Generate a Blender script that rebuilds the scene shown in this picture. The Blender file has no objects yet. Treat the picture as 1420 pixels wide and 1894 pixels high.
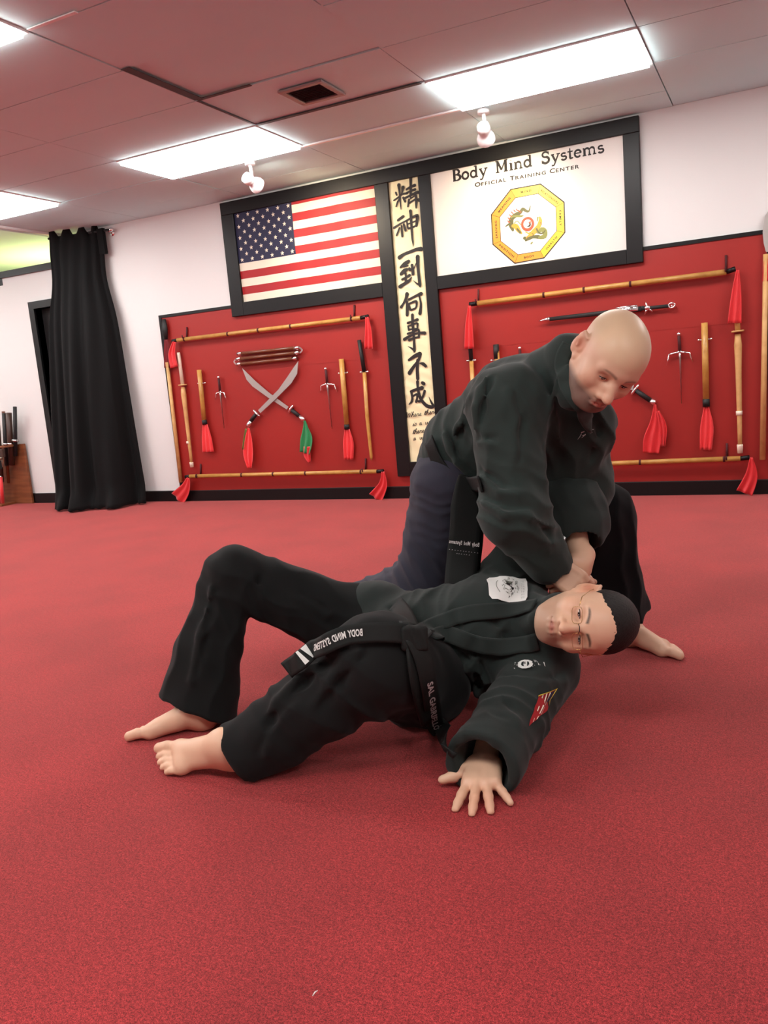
import bpy, bmesh, math, random
import numpy as np
from mathutils import Vector, Matrix
random.seed(7)
SC = bpy.context.scene
COL = SC.collection
PI = math.pi
# ---------------- measured geometry of the room (metres) ----------------
F_PX = 1503.93; YAW = -0.4627861; PITCH = 0.1630700; ROLL = -0.0848779
CAMH = 1.0646; WALL = 6.464; CEIL = 2.775
GX0 = -4.3417; GY0 = WALL-1.0105; TL, TW = 1.219, 0.61
def _axes():
    cy, sy = math.cos(YAW), math.sin(YAW)
    right = np.array([cy, -sy, 0]); fwd = np.array([sy, cy, 0]); up = np.array([0, 0, 1.])
    cp, sp = math.cos(PITCH), math.sin(PITCH)
    f2 = fwd*cp-up*sp; u2 = up*cp+fwd*sp
    cr, sr = math.cos(ROLL), math.sin(ROLL)
    return right*cr+u2*sr, u2*cr-right*sr, f2
RX, UX, WX = _axes()
CAM = np.array([0, 0, CAMH])
def ray(px, py): return WX*F_PX+RX*(px-710)-UX*(py-947)
def at(px, py, z): return CAM+ray(px, py)/F_PX*z          # world point on a sight line at a depth
def wallp(px, py, Y=WALL):
    d = ray(px, py); t = Y/d[1]; return float(d[0]*t), float(CAMH+d[2]*t)
def onz(px, py, z=0.):
    d = ray(px, py); t = (z-CAMH)/d[2]; return float(d[0]*t), float(d[1]*t)
# ---------------- materials ----------------
def new_mat(name, col, rough=.6, metal=0., spec=.5, noise=None, bump=None, emit=None, sheen=0., coat=0.):
    m = bpy.data.materials.new(name); m.use_nodes = True
    nt = m.node_tree; b = nt.nodes['Principled BSDF']
    b.inputs['Base Color'].default_value = (*col, 1); b.inputs['Roughness'].default_value = rough
    b.inputs['Metallic'].default_value = metal; b.inputs['Specular IOR Level'].default_value = spec
    if sheen: b.inputs['Sheen Weight'].default_value = sheen; b.inputs['Sheen Roughness'].default_value = .5
    if coat: b.inputs['Coat Weight'].default_value = coat
    if emit: b.inputs['Emission Color'].default_value = (*emit[0], 1); b.inputs['Emission Strength'].default_value = emit[1]
    tc = None
    def coord(scale):
        nonlocal tc
        if tc is None: tc = nt.nodes.new('ShaderNodeTexCoord')
        mp = nt.nodes.new('ShaderNodeMapping'); nt.links.new(tc.outputs['Object'], mp.inputs['Vector'])
        mp.inputs['Scale'].default_value = scale if hasattr(scale, '__len__') else (scale,)*3
        return mp.outputs['Vector']
    if noise:      # (scale, col2, lo, hi)
        sc, c2, lo, hi = noise
        n = nt.nodes.new('ShaderNodeTexNoise'); n.inputs['Scale'].default_value = 1; n.inputs['Detail'].default_value = 5
        nt.links.new(coord(sc), n.inputs['Vector'])
        r = nt.nodes.new('ShaderNodeValToRGB'); r.color_ramp.elements[0].position = lo; r.color_ramp.elements[1].position = hi
        r.color_ramp.elements[0].color = (*col, 1); r.color_ramp.elements[1].color = (*c2, 1)
        nt.links.new(n.outputs['Fac'], r.inputs['Fac']); nt.links.new(r.outputs['Color'], b.inputs['Base Color'])
    if bump:       # (scale, strength, distance)
        sc, st, di = bump
        n = nt.nodes.new('ShaderNodeTexNoise'); n.inputs['Scale'].default_value = 1; n.inputs['Detail'].default_value = 4
        nt.links.new(coord(sc), n.inputs['Vector'])
        bp = nt.nodes.new('ShaderNodeBump'); bp.inputs['Strength'].default_value = st; bp.inputs['Distance'].default_value = di
        nt.links.new(n.outputs['Fac'], bp.inputs['Height']); nt.links.new(bp.outputs['Normal'], b.inputs['Normal'])
    return m
def srgb(r, g, b):
    f = lambda c: ((c/255+.055)/1.055)**2.4 if c > 10 else c/255/12.92
    return (f(r), f(g), f(b))
M = {}
M['wall'] = new_mat('white wall paint', srgb(226, 227, 226), .7, bump=(60, .15, .002))
M['ceil'] = new_mat('ceiling tile', srgb(198, 232, 236), .85, noise=(.9, srgb(206, 236, 238), .35, .7), bump=(150, .2, .002))
M['plenum'] = new_mat('dark void above ceiling', srgb(40, 34, 34), .9)
M['red'] = new_mat('red painted board', srgb(158, 30, 23), .5, noise=((1.2, 1, 1.2), srgb(150, 28, 22), .35, .7), bump=(40, .1, .002))
M['black'] = new_mat('black painted wood', srgb(8, 9, 11), .42, spec=.35, bump=((30, 30, 30), .1, .002))
M['blackm'] = new_mat('matt black', srgb(22, 22, 23), .6)
M['bamboo'] = new_mat('bamboo', srgb(200, 152, 78), .4, noise=((14, 14, 14), srgb(180, 130, 60), .4, .7), coat=.2)
M['pale'] = new_mat('pale bamboo', srgb(214, 172, 112), .5, noise=((14, 14, 14), srgb(196, 150, 92), .4, .7))
M['white_wrap'] = new_mat('white leather', srgb(236, 226, 205), .6)
M['steel'] = new_mat('steel', srgb(190, 190, 188), .28, 1.)
M['blade'] = new_mat('blade steel', srgb(200, 200, 196), .35, .75)
M['chrome'] = new_mat('chrome', srgb(235, 235, 235), .12, 1.)
M['brown'] = new_mat('lacquered brown wood', srgb(110, 58, 32), .35, coat=.4)
M['dkwood'] = new_mat('dark wood', srgb(62, 38, 28), .45)
M['maroon'] = new_mat('maroon cord', srgb(70, 12, 18), .7)
M['ribbon'] = new_mat('red satin', srgb(212, 34, 40), .45, sheen=.3)
M['ribbonp'] = new_mat('bright red tassel cloth', srgb(232, 52, 56), .5, sheen=.3)
M['green'] = new_mat('green satin', srgb(30, 140, 82), .45, sheen=.3)
M['scroll'] = new_mat('cream silk', srgb(246, 240, 194), .5, sheen=.2)
M['ink'] = new_mat('black ink', srgb(28, 24, 24), .6)
M['vinyl'] = new_mat('white vinyl', srgb(230, 226, 220), .45)
M['flagwhite'] = new_mat('flag white', srgb(226, 218, 198), .6)
M['flagred'] = new_mat('flag red', srgb(160, 22, 28), .6)
M['flagblue'] = new_mat('flag blue', srgb(26, 28, 62), .6)
M['yellow'] = new_mat('yellow print', srgb(238, 205, 60), .45)
M['orange'] = new_mat('orange print', srgb(226, 150, 52), .45)
M['dgreen'] = new_mat('dark green print', srgb(84, 88, 52), .5)
M['ogreen'] = new_mat('olive print', srgb(120, 128, 70), .5)
M['redprint'] = new_mat('red print', srgb(208, 70, 44), .45)
M['curtain'] = new_mat('black curtain', srgb(3, 4, 5), .85, spec=.25, sheen=.02, bump=((300, 300, 40), .1, .001))
M['oak'] = new_mat('rack wood', srgb(140, 84, 50), .5, noise=((3, 3, 30), srgb(120, 68, 38), .4, .6))
M['whitetrim'] = new_mat('white trim', srgb(225,220,218), .5)
M['whiteplastic'] = new_mat('white enamel', srgb(240, 240, 240), .3)
M['tube'] = new_mat('light diffuser', (1, 1, 1), .5, emit=((1, .97, .94), 13.0))
M['lens'] = new_mat('spot lens', (1, 1, 1), .5, emit=((1, .92, .8), 25.0))
M['grille'] = new_mat('vent metal', srgb(150, 140, 138), .5)
M['dark'] = new_mat('vent and gap dark', srgb(70, 62, 62), .7)
# carpet
def carpet():
    m = new_mat('red carpet', srgb(160, 42, 48), .95, spec=.15, sheen=.5)
    nt = m.node_tree; b = nt.nodes['Principled BSDF']; b.inputs['Sheen Tint'].default_value = (1, .42, .39, 1)
    tc = nt.nodes.new('ShaderNodeTexCoord')
    def noi(s, d, r=.5):
        n = nt.nodes.new('ShaderNodeTexNoise'); n.inputs['Scale'].default_value = s; n.inputs['Detail'].default_value = d
        n.inputs['Roughness'].default_value = r
        nt.links.new(tc.outputs['Object'], n.inputs['Vector']); return n.outputs['Fac']
    a = noi(200, 7, .8); c = noi(2.2, 4); s = noi(70, 2)
    r1 = nt.nodes.new('ShaderNodeValToRGB'); e = r1.color_ramp.elements
    e[0].position = .43; e[0].color = (*srgb(74, 14, 18), 1); e[1].position = .57; e[1].color = (*srgb(205, 70, 72), 1)
    k = r1.color_ramp.elements.new(.5); k.color = (*srgb(148, 40, 44), 1)
    a2 = noi(560, 4, .7); av = nt.nodes.new('ShaderNodeMath'); av.operation = 'MULTIPLY_ADD'; av.inputs[1].default_value = .5
    hf = nt.nodes.new('ShaderNodeMath'); hf.operation = 'MULTIPLY'; hf.inputs[1].default_value = .5; nt.links.new(a2, hf.inputs[0]); nt.links.new(a, av.inputs[0]); nt.links.new(hf.outputs[0], av.inputs[2])
    nt.links.new(av.outputs[0], r1.inputs['Fac'])
    r2 = nt.nodes.new('ShaderNodeValToRGB'); e = r2.color_ramp.elements
    e[0].position = .35; e[0].color = (.80, .78, .8, 1); e[1].position = .7; e[1].color = (1.08, 1.04, 1.04, 1)
    nt.links.new(c, r2.inputs['Fac'])
    mx = nt.nodes.new('ShaderNodeMix'); mx.data_type = 'RGBA'; mx.blend_type = 'MULTIPLY'; mx.inputs['Factor'].default_value = 1
    nt.links.new(r1.outputs['Color'], mx.inputs['A']); nt.links.new(r2.outputs['Color'], mx.inputs['B'])
    r3 = nt.nodes.new('ShaderNodeValToRGB'); e = r3.color_ramp.elements
    e[0].position = .3; e[0].color = (.8, .8, .8, 1); e[1].position = .7; e[1].color = (1.15, 1.15, 1.15, 1)
    nt.links.new(s, r3.inputs['Fac'])
    mx2 = nt.nodes.new('ShaderNodeMix'); mx2.data_type = 'RGBA'; mx2.blend_type = 'MULTIPLY'; mx2.inputs['Factor'].default_value = 1
    nt.links.new(mx.outputs['Result'], mx2.inputs['A']); nt.links.new(r3.outputs['Color'], mx2.inputs['B'])
    nt.links.new(mx2.outputs['Result'], b.inputs['Base Color'])
    bp = nt.nodes.new('ShaderNodeBump'); bp.inputs['Strength'].default_value = .35; bp.inputs['Distance'].default_value = .004
    nt.links.new(a, bp.inputs['Height']); nt.links.new(bp.outputs['Normal'], b.inputs['Normal'])
    return m
M['carpet'] = carpet()
# ---------------- objects ----------------
def link(o, parent=None):
    COL.objects.link(o)
    if parent is not None:
        bpy.context.view_layer.update()
        o.parent = parent; o.matrix_parent_inverse = parent.matrix_world.inverted()
    return o
class MB:
    """collects boxes, tubes, sheets in one mesh"""
    def __init__(s): s.v = []; s.f = []; s.m = []; s.mats = []; s.sm = []
    def mi(s, mat):
        if mat not in s.mats: s.mats.append(mat)
        return s.mats.index(mat)
    def add(s, vs, fs, mat, smooth=False):
        o = len(s.v); s.v += [tuple(map(float, q)) for q in vs]; k = s.mi(mat)
        for f in fs: s.f.append([o+i for i in f]); s.m.append(k); s.sm.append(smooth)
        return s
    def box(s, a, b, mat):
        (x0, y0, z0), (x1, y1, z1) = a, b
        x0, x1 = min(x0, x1), max(x0, x1); y0, y1 = min(y0, y1), max(y0, y1); z0, z1 = min(z0, z1), max(z0, z1)
        v = [(x, y, z) for x in (x0, x1) for y in (y0, y1) for z in (z0, z1)]
        return s.add(v, [(0, 1, 3, 2), (4, 6, 7, 5), (0, 4, 5, 1), (2, 3, 7, 6), (0, 2, 6, 4), (1, 5, 7, 3)], mat)
    def tube(s, pts, rad, mat, n=12, flat=1., nrm=None, cap=True):
        """tube along pts; rad list or number; flat squashes along nrm"""
        pts = [np.array(q, float) for q in pts]
        if not hasattr(rad, '__len__'): rad = [rad]*len(pts)
        vs = []; ref = np.array(nrm if nrm is not None else (0, 1, 0), float)
        for i, q in enumerate(pts):
            t = pts[min(i+1, len(pts)-1)]-pts[max(i-1, 0)]; t = t/(np.linalg.norm(t)+1e-9)
            a = np.cross(t, ref)
            if np.linalg.norm(a) < 1e-3: a = np.cross(t, (1, 0, 0.1))
            a /= np.linalg.norm(a); b = np.cross(a, t)
            for k in range(n):
                an = 2*PI*k/n
                vs.append(q+rad[i]*(a*math.cos(an)+b*math.sin(an)*flat))
        fs = []
        for i in range(len(pts)-1):
            for k in range(n):
                k2 = (k+1) % n
                fs.append((i*n+k, i*n+k2, (i+1)*n+k2, (i+1)*n+k))
        if cap:
            fs.append(tuple(range(n))[::-1]); fs.append(tuple(range((len(pts)-1)*n, len(pts)*n)))
        return s.add(vs, fs, mat, True)
    def ball(s, c, r, mat, n=12):
        r = r if hasattr(r, '__len__') else (r, r, r)
        vs = []; fs = []; m = n//2
        for i in range(m+1):
            th = PI*i/m
            for k in range(n):
                ph = 2*PI*k/n
                vs.append((c[0]+r[0]*math.sin(th)*math.cos(ph), c[1]+r[1]*math.sin(th)*math.sin(ph), c[2]+r[2]*math.cos(th)))
        for i in range(m):
            for k in range(n):
                fs.append((i*n+k, (i+1)*n+k, (i+1)*n+(k+1) % n, i*n+(k+1) % n))
        return s.add(vs, fs, mat, True)
    def poly(s, outline, mat, y0, y1):
        """outline in wall coordinates (x,z), extruded from Y=y0 (front) to y1 (back)"""
        n = len(outline)
        vs = [(x, y0, z) for x, z in outline]+[(x, y1, z) for x, z in outline]
        ar = sum(outline[i][0]*outline[(i+1) % n][1]-outline[(i+1) % n][0]*outline[i][1] for i in range(n))
        fr = tuple(range(n)) if ar > 0 else tuple(range(n))[::-1]
        bk = tuple(n+i for i in (range(n)[::-1] if ar > 0 else range(n)))
        fs = [fr, bk]+[(i, (i+1) % n, n+(i+1) % n, n+i)[::(-1 if ar > 0 else 1)] for i in range(n)]
        return s.add(vs, fs, mat)
    def stroke(s, pts, mat, y0, th=.0006, n=3, cap=True):
        """tapered brush stroke on the wall plane: pts (x,z,width)"""
        P = []
        if len(pts) > 2:           # catmull-rom
            for i in range(len(pts)-1):
                p0, p1, p2, p3 = (np.array(pts[max(i-1, 0)], float), np.array(pts[i], float), np.array(pts[i+1], float), np.array(pts[min(i+2, len(pts)-1)], float))
                for k in range(n):
                    t = k/n
                    P.append(.5*((2*p1)+(-p0+p2)*t+(2*p0-5*p1+4*p2-p3)*t*t+(-p0+3*p1-3*p2+p3)*t**3))
            P.append(np.array(pts[-1], float))
        else: P = [np.array(q, float) for q in pts]
        L = []; R_ = []
        for i, q in enumerate(P):
            t = P[min(i+1, len(P)-1)][:2]-P[max(i-1, 0)][:2]; t = t/(np.linalg.norm(t)+1e-9)
            nn = np.array([-t[1], t[0]])*max(q[2], 1e-4)/2
            L.append(q[:2]+nn); R_.append(q[:2]-nn)
        vs = []; fs = []
        for i in range(len(P)):
            vs.append((L[i][0], y0, L[i][1])); vs.append((R_[i][0], y0, R_[i][1]))
        for i in range(len(P)-1): fs.append((2*i, 2*i+1, 2*i+3, 2*i+2))
        s.add(vs, fs, mat)
        if cap:
            for q, e in ((P[0], 0), (P[-1], 1)):
                r = q[2]/2
                if r > .0012:
                    c = [(q[0]+r*math.cos(a*PI/4), y0-.00005*(e+1), q[1]+r*math.sin(a*PI/4)) for a in range(8)]
                    s.add(c, [tuple(range(8))], mat)
        return s
    def build(s, name, parent=None, origin=None, bevel=0.):
        me = bpy.data.meshes.new(name); o = bpy.data.objects.new(name, me)
        V = s.v
        if origin is not None:
            V = [(x-origin[0], y-origin[1], z-origin[2]) for x, y, z in V]; o.location = origin
        me.from_pydata(V, [], s.f)
        for mt in s.mats: me.materials.append(M[mt] if isinstance(mt, str) else mt)
        me.polygons.foreach_set('material_index', s.m); me.polygons.foreach_set('use_smooth', s.sm)
        me.update()
        link(o, parent)
        if bevel:
            b = o.modifiers.new('bevel', 'BEVEL'); b.width = bevel; b.segments = 2; b.limit_method = 'ANGLE'
        return o
def tag(o, label, cat, group=None):
    o['label'] = label; o['category'] = cat
    if group: o['group'] = group
    return o
def struct(o): o['kind'] = 'structure'; return o
def empty(name, loc, label, cat, group=None):
    o = bpy.data.objects.new(name, None); o.empty_display_size = .1; COL.objects.link(o); o.location = loc
    return tag(o, label, cat, group)
# ---------------- camera ----------------
cd = bpy.data.cameras.new('camera'); cam = bpy.data.objects.new('camera', cd); COL.objects.link(cam)
cd.sensor_fit = 'VERTICAL'; cd.sensor_height = 24; cd.lens = 24*F_PX/1894; cd.clip_start = .05
cam.matrix_world = Matrix([[RX[i], UX[i], -WX[i], CAM[i]] for i in range(3)]+[[0, 0, 0, 1]])
SC.camera = cam
# ---------------- room shell ----------------
XL, XR, YB = -9.9, 3.2, -3.2
mb = MB(); mb.box((XL, YB, -.1), (XR, 9.2, 0), 'carpet'); struct(mb.build('floor'))
# main back wall (full height right of the curtain), lower wall with the dark doorway on the left
XE = -6.42
mb = MB(); mb.box((XE, WALL, 0), (XR, WALL+.12, CEIL+.3), 'wall'); struct(mb.build('wall_back'))
DX0, DX1, DZ = -7.17, -6.47, 2.10
mb = MB()
mb.box((-7.60, WALL, 0), (DX0, WALL+.12, 2.47), 'wall'); mb.box((DX0, WALL, DZ), (XE, WALL+.12, 2.47), 'wall')
mb.box((DX1, WALL, 0), (XE, WALL+.12, DZ), 'wall')
mb.box((XL, WALL+.012, 0), (-7.60, WALL+.12, 2.40), 'wall'); 
struct(mb.build('wall_back_left'))
mb = MB(); mb.box((XL-.1, YB, 0), (XL, 9.2, CEIL+.3), 'wall'); struct(mb.build('wall_left'))
mb = MB(); mb.box((XR, YB, 0), (XR+.1, 9.2, CEIL+.3), 'wall'); struct(mb.build('wall_right'))
mb = MB(); mb.box((XL, YB-.1, 0), (XR, YB, CEIL+.3), 'wall'); struct(mb.build('wall_front'))
mb = MB(); mb.box((XL, 9.1, 0), (XR, 9.2, CEIL+.3), 'wall'); struct(mb.build('wall_far'))
# black caps on the low walls
mb = MB(); mb.box((-7.62, WALL-.03, 2.47), (XE, WALL+.15, 2.535), 'black'); struct(mb.build('trim_1'))
mb = MB(); mb.box((XL, WALL+.03, 2.40), (-7.62, WALL+.21, 2.50), 'black'); struct(mb.build('trim_2'))
# doorway
mb = MB()
mb.box((DX0-.075, WALL-.025, 0), (DX0, WALL+.13, DZ+.075), 'black'); mb.box((DX1, WALL-.025, 0), (DX1+.045, WALL+.13, DZ+.075), 'black')
mb.box((DX0, WALL-.025, DZ), (DX1, WALL+.13, DZ+.075), 'black'); mb.box((DX0, WALL+.08, 0), (DX1, WALL+.12, DZ), 'blackm')
d = struct(mb.build('door_1'))
# baseboards
BB = .105
def bb(name, x0, x1, y): 
    m_ = MB(); m_.box((x0, y-.018, 0), (x1, y, BB), 'black'); m_.box((x0, y-.021, BB-.006), (x1, y, BB+.004), 'blackm'); return struct(m_.build(name, bevel=.002))
bb('baseboard_back', DX1+.045, XR, WALL); bb('baseboard_left', -7.60, DX0-.075, WALL); bb('baseboard_far_left', XL, -7.60, WALL+.012)
# ceiling tiles: one object; some tiles hang a little askew so dark gaps open beside them
mb = MB(); mb2 = MB()
lights = {(0, 0), (2, 0), (-2, 0), (0, 4), (-2, 4), (-4, 4), (-4, 0), (0, 8), (-2, 8), (2, 8), (4, 0), (4, 8)}
def cell(i, j): return GX0+i*TL, GX0+(i+1)*TL, GY0-(j+1)*TW, GY0-j*TW
rows = [(j, GY0-(j+1)*TW, GY0-j*TW) for j in range(0, 15)]+[(-1, GY0, GY0+TW), (-2, GY0+TW, WALL)]
for i in range(-5, 7):
    for j, y0, y1 in rows:
        if (i, j) in lights: continue
        x0, x1 = GX0+i*TL, GX0+(i+1)*TL
        if x0 > XR: continue
        x0 = max(x0, XL)
        g = .004; a0, a1, b0, b1 = x0+g, x1-g, y0+g, y1-g; dz = random.uniform(0, .004)
        if (i, j) == (1, 2): a0 += .035; dz = .012
        if (i, j) == (1, 1): a0 += .012; b0 += .005; b1 -= .0; dz = .006
        if (i, j) == (1, 0): b1 -= .0; b1 = y1-g; dz = 0.
        if (i, j) == (1, 1): b1 = y1-.004; 
        if (i, j) == (1, 0): b0 = y0+.004; b1 = y1-.004; 
        if i <= -3 and j < 0: continue
        mb.box((a0, b0, CEIL+dz), (min(a1, XR), b1, CEIL+.02+dz), 'ceil')
        if i <= -2: pass
# region past the end of the main wall
mb.box((XL, GY0+.004, CEIL+.10), (GX0-2*TL+.2, 9.1, CEIL+.14), 'ceil'); mb.box((-6.62, WALL+.13, CEIL+.1), (XR, 9.1, CEIL+.14), 'ceil')
mb.box((XL, YB, CEIL+.16), (XR, 9.2, CEIL+.3), 'plenum')
struct(mb.build('ceiling'))
# ceiling trims: white bars at the row of lights, white edge at the left end
mb = MB()
mb.box((GX0+TL, GY0-.012, CEIL-.012), (GX0+2*TL+.05, GY0+.012, CEIL-.001), 'whiteplastic')
mb.box((GX0+2*TL, GY0+.01, CEIL-.012), (GX0+2*TL+.75, GY0+.035, CEIL-.001), 'whiteplastic')
struct(mb.build('trim_3'))
mb = MB(); mb.box((-6.625, 5.5, CEIL-.02), (-6.60, WALL, CEIL+.1), 'whiteplastic'); struct(mb.build('trim_4'))
mb = MB(); mb.box((GX0+TL+.02, 2.985, CEIL-.006), (GX0+TL+.32, 3.005, CEIL-.001), 'whiteplastic'); struct(mb.build('trim_5'))
# dark strips laid on the ceiling for the shade in open tile gaps
mb = MB()
mb.box((-3.115, 3.60, CEIL-.004), (-3.06, 4.21, CEIL-.001), 'dark')
mb.box((-3.10, 4.205, CEIL-.004), (-2.72, 4.232, CEIL-.001), 'dark')
mb.box((-3.10, 4.825, CEIL-.004), (-1.93, 4.855, CEIL-.001), 'dark')
mb.box((-3.12, 4.23, CEIL-.003), (-3.105, 4.84, CEIL-.001), 'dark')
struct(mb.build('gap_shade_strips'))
# ceiling light fixtures; those not in seen are out of view, added for brightness
seen = {(0, 0): 'long white ceiling panel light left of centre, nearest the flag', (2, 0): 'long white ceiling panel light above the martial arts emblem sign',
        (-2, 0): 'white ceiling panel light at the left edge, above the curtain', (0, 4): 'ceiling panel light cut off at the top left corner'}
def fixture(i, j):
    x0, x1, y0, y1 = cell(i, j)
    e = empty('ceiling_light', ((x0+x1)/2, (y0+y1)/2, CEIL), seen.get((i, j), 'unseen white ceiling panel light on the same grid, added to brighten the room'), 'ceiling light', 'ceiling panel lights')
    m1 = MB(); t = .018
    for a, b in (((x0, y0), (x1, y0+t)), ((x0, y1-t), (x1, y1)), ((x0, y0+t), (x0+t, y1-t)), ((x1-t, y0+t), (x1, y1-t))):
        m1.box((*a, CEIL-.008), (*b, CEIL+.06), 'whiteplastic')
    m1.box((x0, y0, CEIL+.06), (x1, y1, CEIL+.08), 'whiteplastic')
    m1.build('frame', e)
    m2 = MB(); m2.box((x0+t, y0+t, CEIL-.028), (x1-t, y1-t, CEIL+.004), 'tube'); m2.build('diffuser', e)
for ij in sorted(lights):
    fixture(*ij)
# vent
vx0, vx1, vy0, vy1 = -2.66, -2.36, 4.40, 4.70
e = empty('ceiling_vent', ((vx0+vx1)/2, (vy0+vy1)/2, CEIL), 'square grey louvred air vent in the ceiling', 'air vent')
m1 = MB(); t = .035
for a, b in (((vx0, vy0), (vx1, vy0+t)), ((vx0, vy1-t), (vx1, vy1)), ((vx0, vy0+t), (vx0+t, vy1-t)), ((vx1-t, vy0+t), (vx1, vy1-t))):
    m1.box((*a, CEIL-.014), (*b, CEIL-.002), 'grille')
m1.build('frame', e, bevel=.003)
m1 = MB(); m1.box((vx0+t, vy0+t, CEIL-.004), (vx1-t, vy1-t, CEIL-.002), 'dark')
for k in range(9):
    yy = vy0+t+.012+k*.0245
    m1.add([(vx0+t, yy, CEIL-.012), (vx1-t, yy, CEIL-.012), (vx1-t, yy+.014, CEIL-.004), (vx0+t, yy+.014, CEIL-.004)], [(0, 1, 2, 3)], 'grille')
m1.build('louvre', e)
# spot lamps
def spot(x, y, tgt, label):
    e = empty('spot_lamp', (x, y, CEIL), label, 'spot lamp', 'small white ceiling spot lamps')
    m1 = MB(); m1.tube([(x, y, CEIL-.001), (x, y, CEIL-.03)], .04, 'whiteplastic', 16); m1.tube([(x, y, CEIL-.03), (x+.005, y, CEIL-.115)], .013, 'whiteplastic', 10)
    m1.build('mount', e)
    c = np.array([x+.0, y, CEIL-.15]); d = np.array(tgt)-c; d /= np.linalg.norm(d)
    m2 = MB()
    hh = [c-d*.075, c-d*.07, c-d*.03, c-d*.015, c+d*.02, c+d*.05, c+d*.07]
    m2.tube(hh, [.02, .04, .045, .024, .05, .062, .062], 'whiteplastic', 20, cap=False); m2.ball(c-d*.03, .044, 'whiteplastic', 16)
    m2.build('lamp_head', e)
    m3 = MB(); m3.tube([c+d*.05, c+d*.069], [.05, .056], 'lens', 20); m3.build('bulb', e)
    ld = bpy.data.lights.new('spot', 'SPOT'); ld.energy = 34; ld.color = (1, .78, .5); ld.spot_size = math.radians(95); ld.spot_blend = .9; ld.shadow_soft_size = .05
    lo = bpy.data.objects.new('spot_light', ld); COL.objects.link(lo)
    lo.location = c+d*.09; lo.rotation_euler = Vector(d).to_track_quat('-Z', 'Y').to_euler()
    bpy.context.view_layer.update(); lo.parent = e; lo.matrix_parent_inverse = e.matrix_world.inverted()
spot(-3.64, 5.52, (-3.45, WALL, 2.25), 'small white spot lamp hanging left, aimed at the flag')
spot(-1.79, 5.58, (-1.95, WALL, 2.2), 'small white spot lamp hanging right, aimed at the emblem sign')
# warm lamp past the low wall
ld = bpy.data.lights.new('warm', 'AREA'); ld.energy = 26; ld.color = (1, .84, .34); ld.shape = 'RECTANGLE'; ld.size = 1.2; ld.size_y = .5
lo = bpy.data.objects.new('room_lamp', ld); COL.objects.link(lo); lo.location = (-7.9, 7.6, 2.0); lo.rotation_euler = (PI, 0, 0)
w = bpy.data.worlds.new('world'); SC.world = w; w.use_nodes = True; w.node_tree.nodes['Background'].inputs[0].default_value = (.5, .5, .5, 1); w.node_tree.nodes['Background'].inputs[1].default_value = .0
SC.view_settings.view_transform = 'Standard'; SC.view_settings.look = 'None'; SC.view_settings.exposure = .56; SC.view_settings.gamma = 1; SC.view_settings.use_curve_mapping = False
SC.cycles.max_bounces = 8
# ================= wall display =================
def W(px, py, off=0.0):
    x, z = wallp(px, py, WALL-off); return (x, WALL-off, z)
FY = WALL-.045     # front of the black frame
RY = WALL-.012     # face of the red boards
# red boards with thin black edging
def red_board(x0, x1, top, label):
    e = empty('wall_board', ((x0+x1)/2, WALL, BB), label, 'wall board', 'red display boards')
    m = MB(); m.box((x0, RY, BB), (x1, WALL, 1.235), 'red'); m.box((x0, RY+.002, 1.235), (x1, WALL, 1.239), 'red'); m.box((x0, RY, 1.239), (x1, WALL, top), 'red')
    m.build('board', e)
    return e
e = red_board(-5.47, -3.045, 1.825, 'red painted display board left of the calligraphy scroll, holding crossed broadswords')
m = MB(); m.box((-5.50, WALL-.02, BB), (-5.468, WALL, 1.85), 'black'); m.box((-5.468, WALL-.02, 1.823), (-4.61, WALL, 1.85), 'black'); m.build('edging', e)
e = red_board(-2.545, .12, 1.825, 'red painted display board right of the scroll, behind the bald man')
m = MB(); m.box((-.925, WALL-.02, 1.823), (.15, WALL, 1.85), 'black'); m.box((-.095, WALL-.016, BB), (-.075, RY-.001, 1.823), 'black'); m.build('edging', e)
e = empty('wall_board', (-2.79, WALL, BB), 'narrow strip of red board under the foot of the scroll frame', 'wall board', 'red display boards')
m = MB(); m.box((-3.045, RY, BB), (-2.545, WALL, .30), 'red'); m.build('board', e)
# big black frame
m = MB(); y = FY
FL, FR, FT = -4.61, -.915, 2.755
m.box((FL, y, 2.645), (FR, WALL, FT), 'black')                       # top rail
m.box((FL, y, 1.74), (-4.475, WALL, 2.645), 'black')                 # left stile
m.box((-4.475, y, 1.74), (-3.04, WALL, 1.86), 'black')               # under flag
m.box((-3.04, y, .20), (-2.915, WALL, 2.645), 'black')               # left of scroll
m.box((-2.645, y, .20), (-2.54, WALL, 2.645), 'black')               # right of scroll
m.box((-2.915, y, .20), (-2.645, WALL, .325), 'black')
m.box((-2.54, y, 1.74), (-1.03, WALL, 1.845), 'black')
m.box((-1.03, y, 1.74), (FR, WALL, 2.645), 'black')
fr = empty('display_frame', ((FL+FR)/2, WALL, .2), 'large black wooden frame around the flag, the scroll and the emblem sign', 'frame')
m.build('frame', fr, bevel=.004)
# backing behind openings
mb_ = MB(); mb_.box((-2.54, WALL-.014, 1.845), (-1.03, WALL, 2.645), 'blackm'); mb_.box((-4.475, WALL-.008, 1.86), (-3.04, WALL, 2.645), 'blackm'); mb_.box((-2.915, WALL-.008, .325), (-2.645, WALL, 2.645), 'blackm')
mb_.build('backing', fr)
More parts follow.
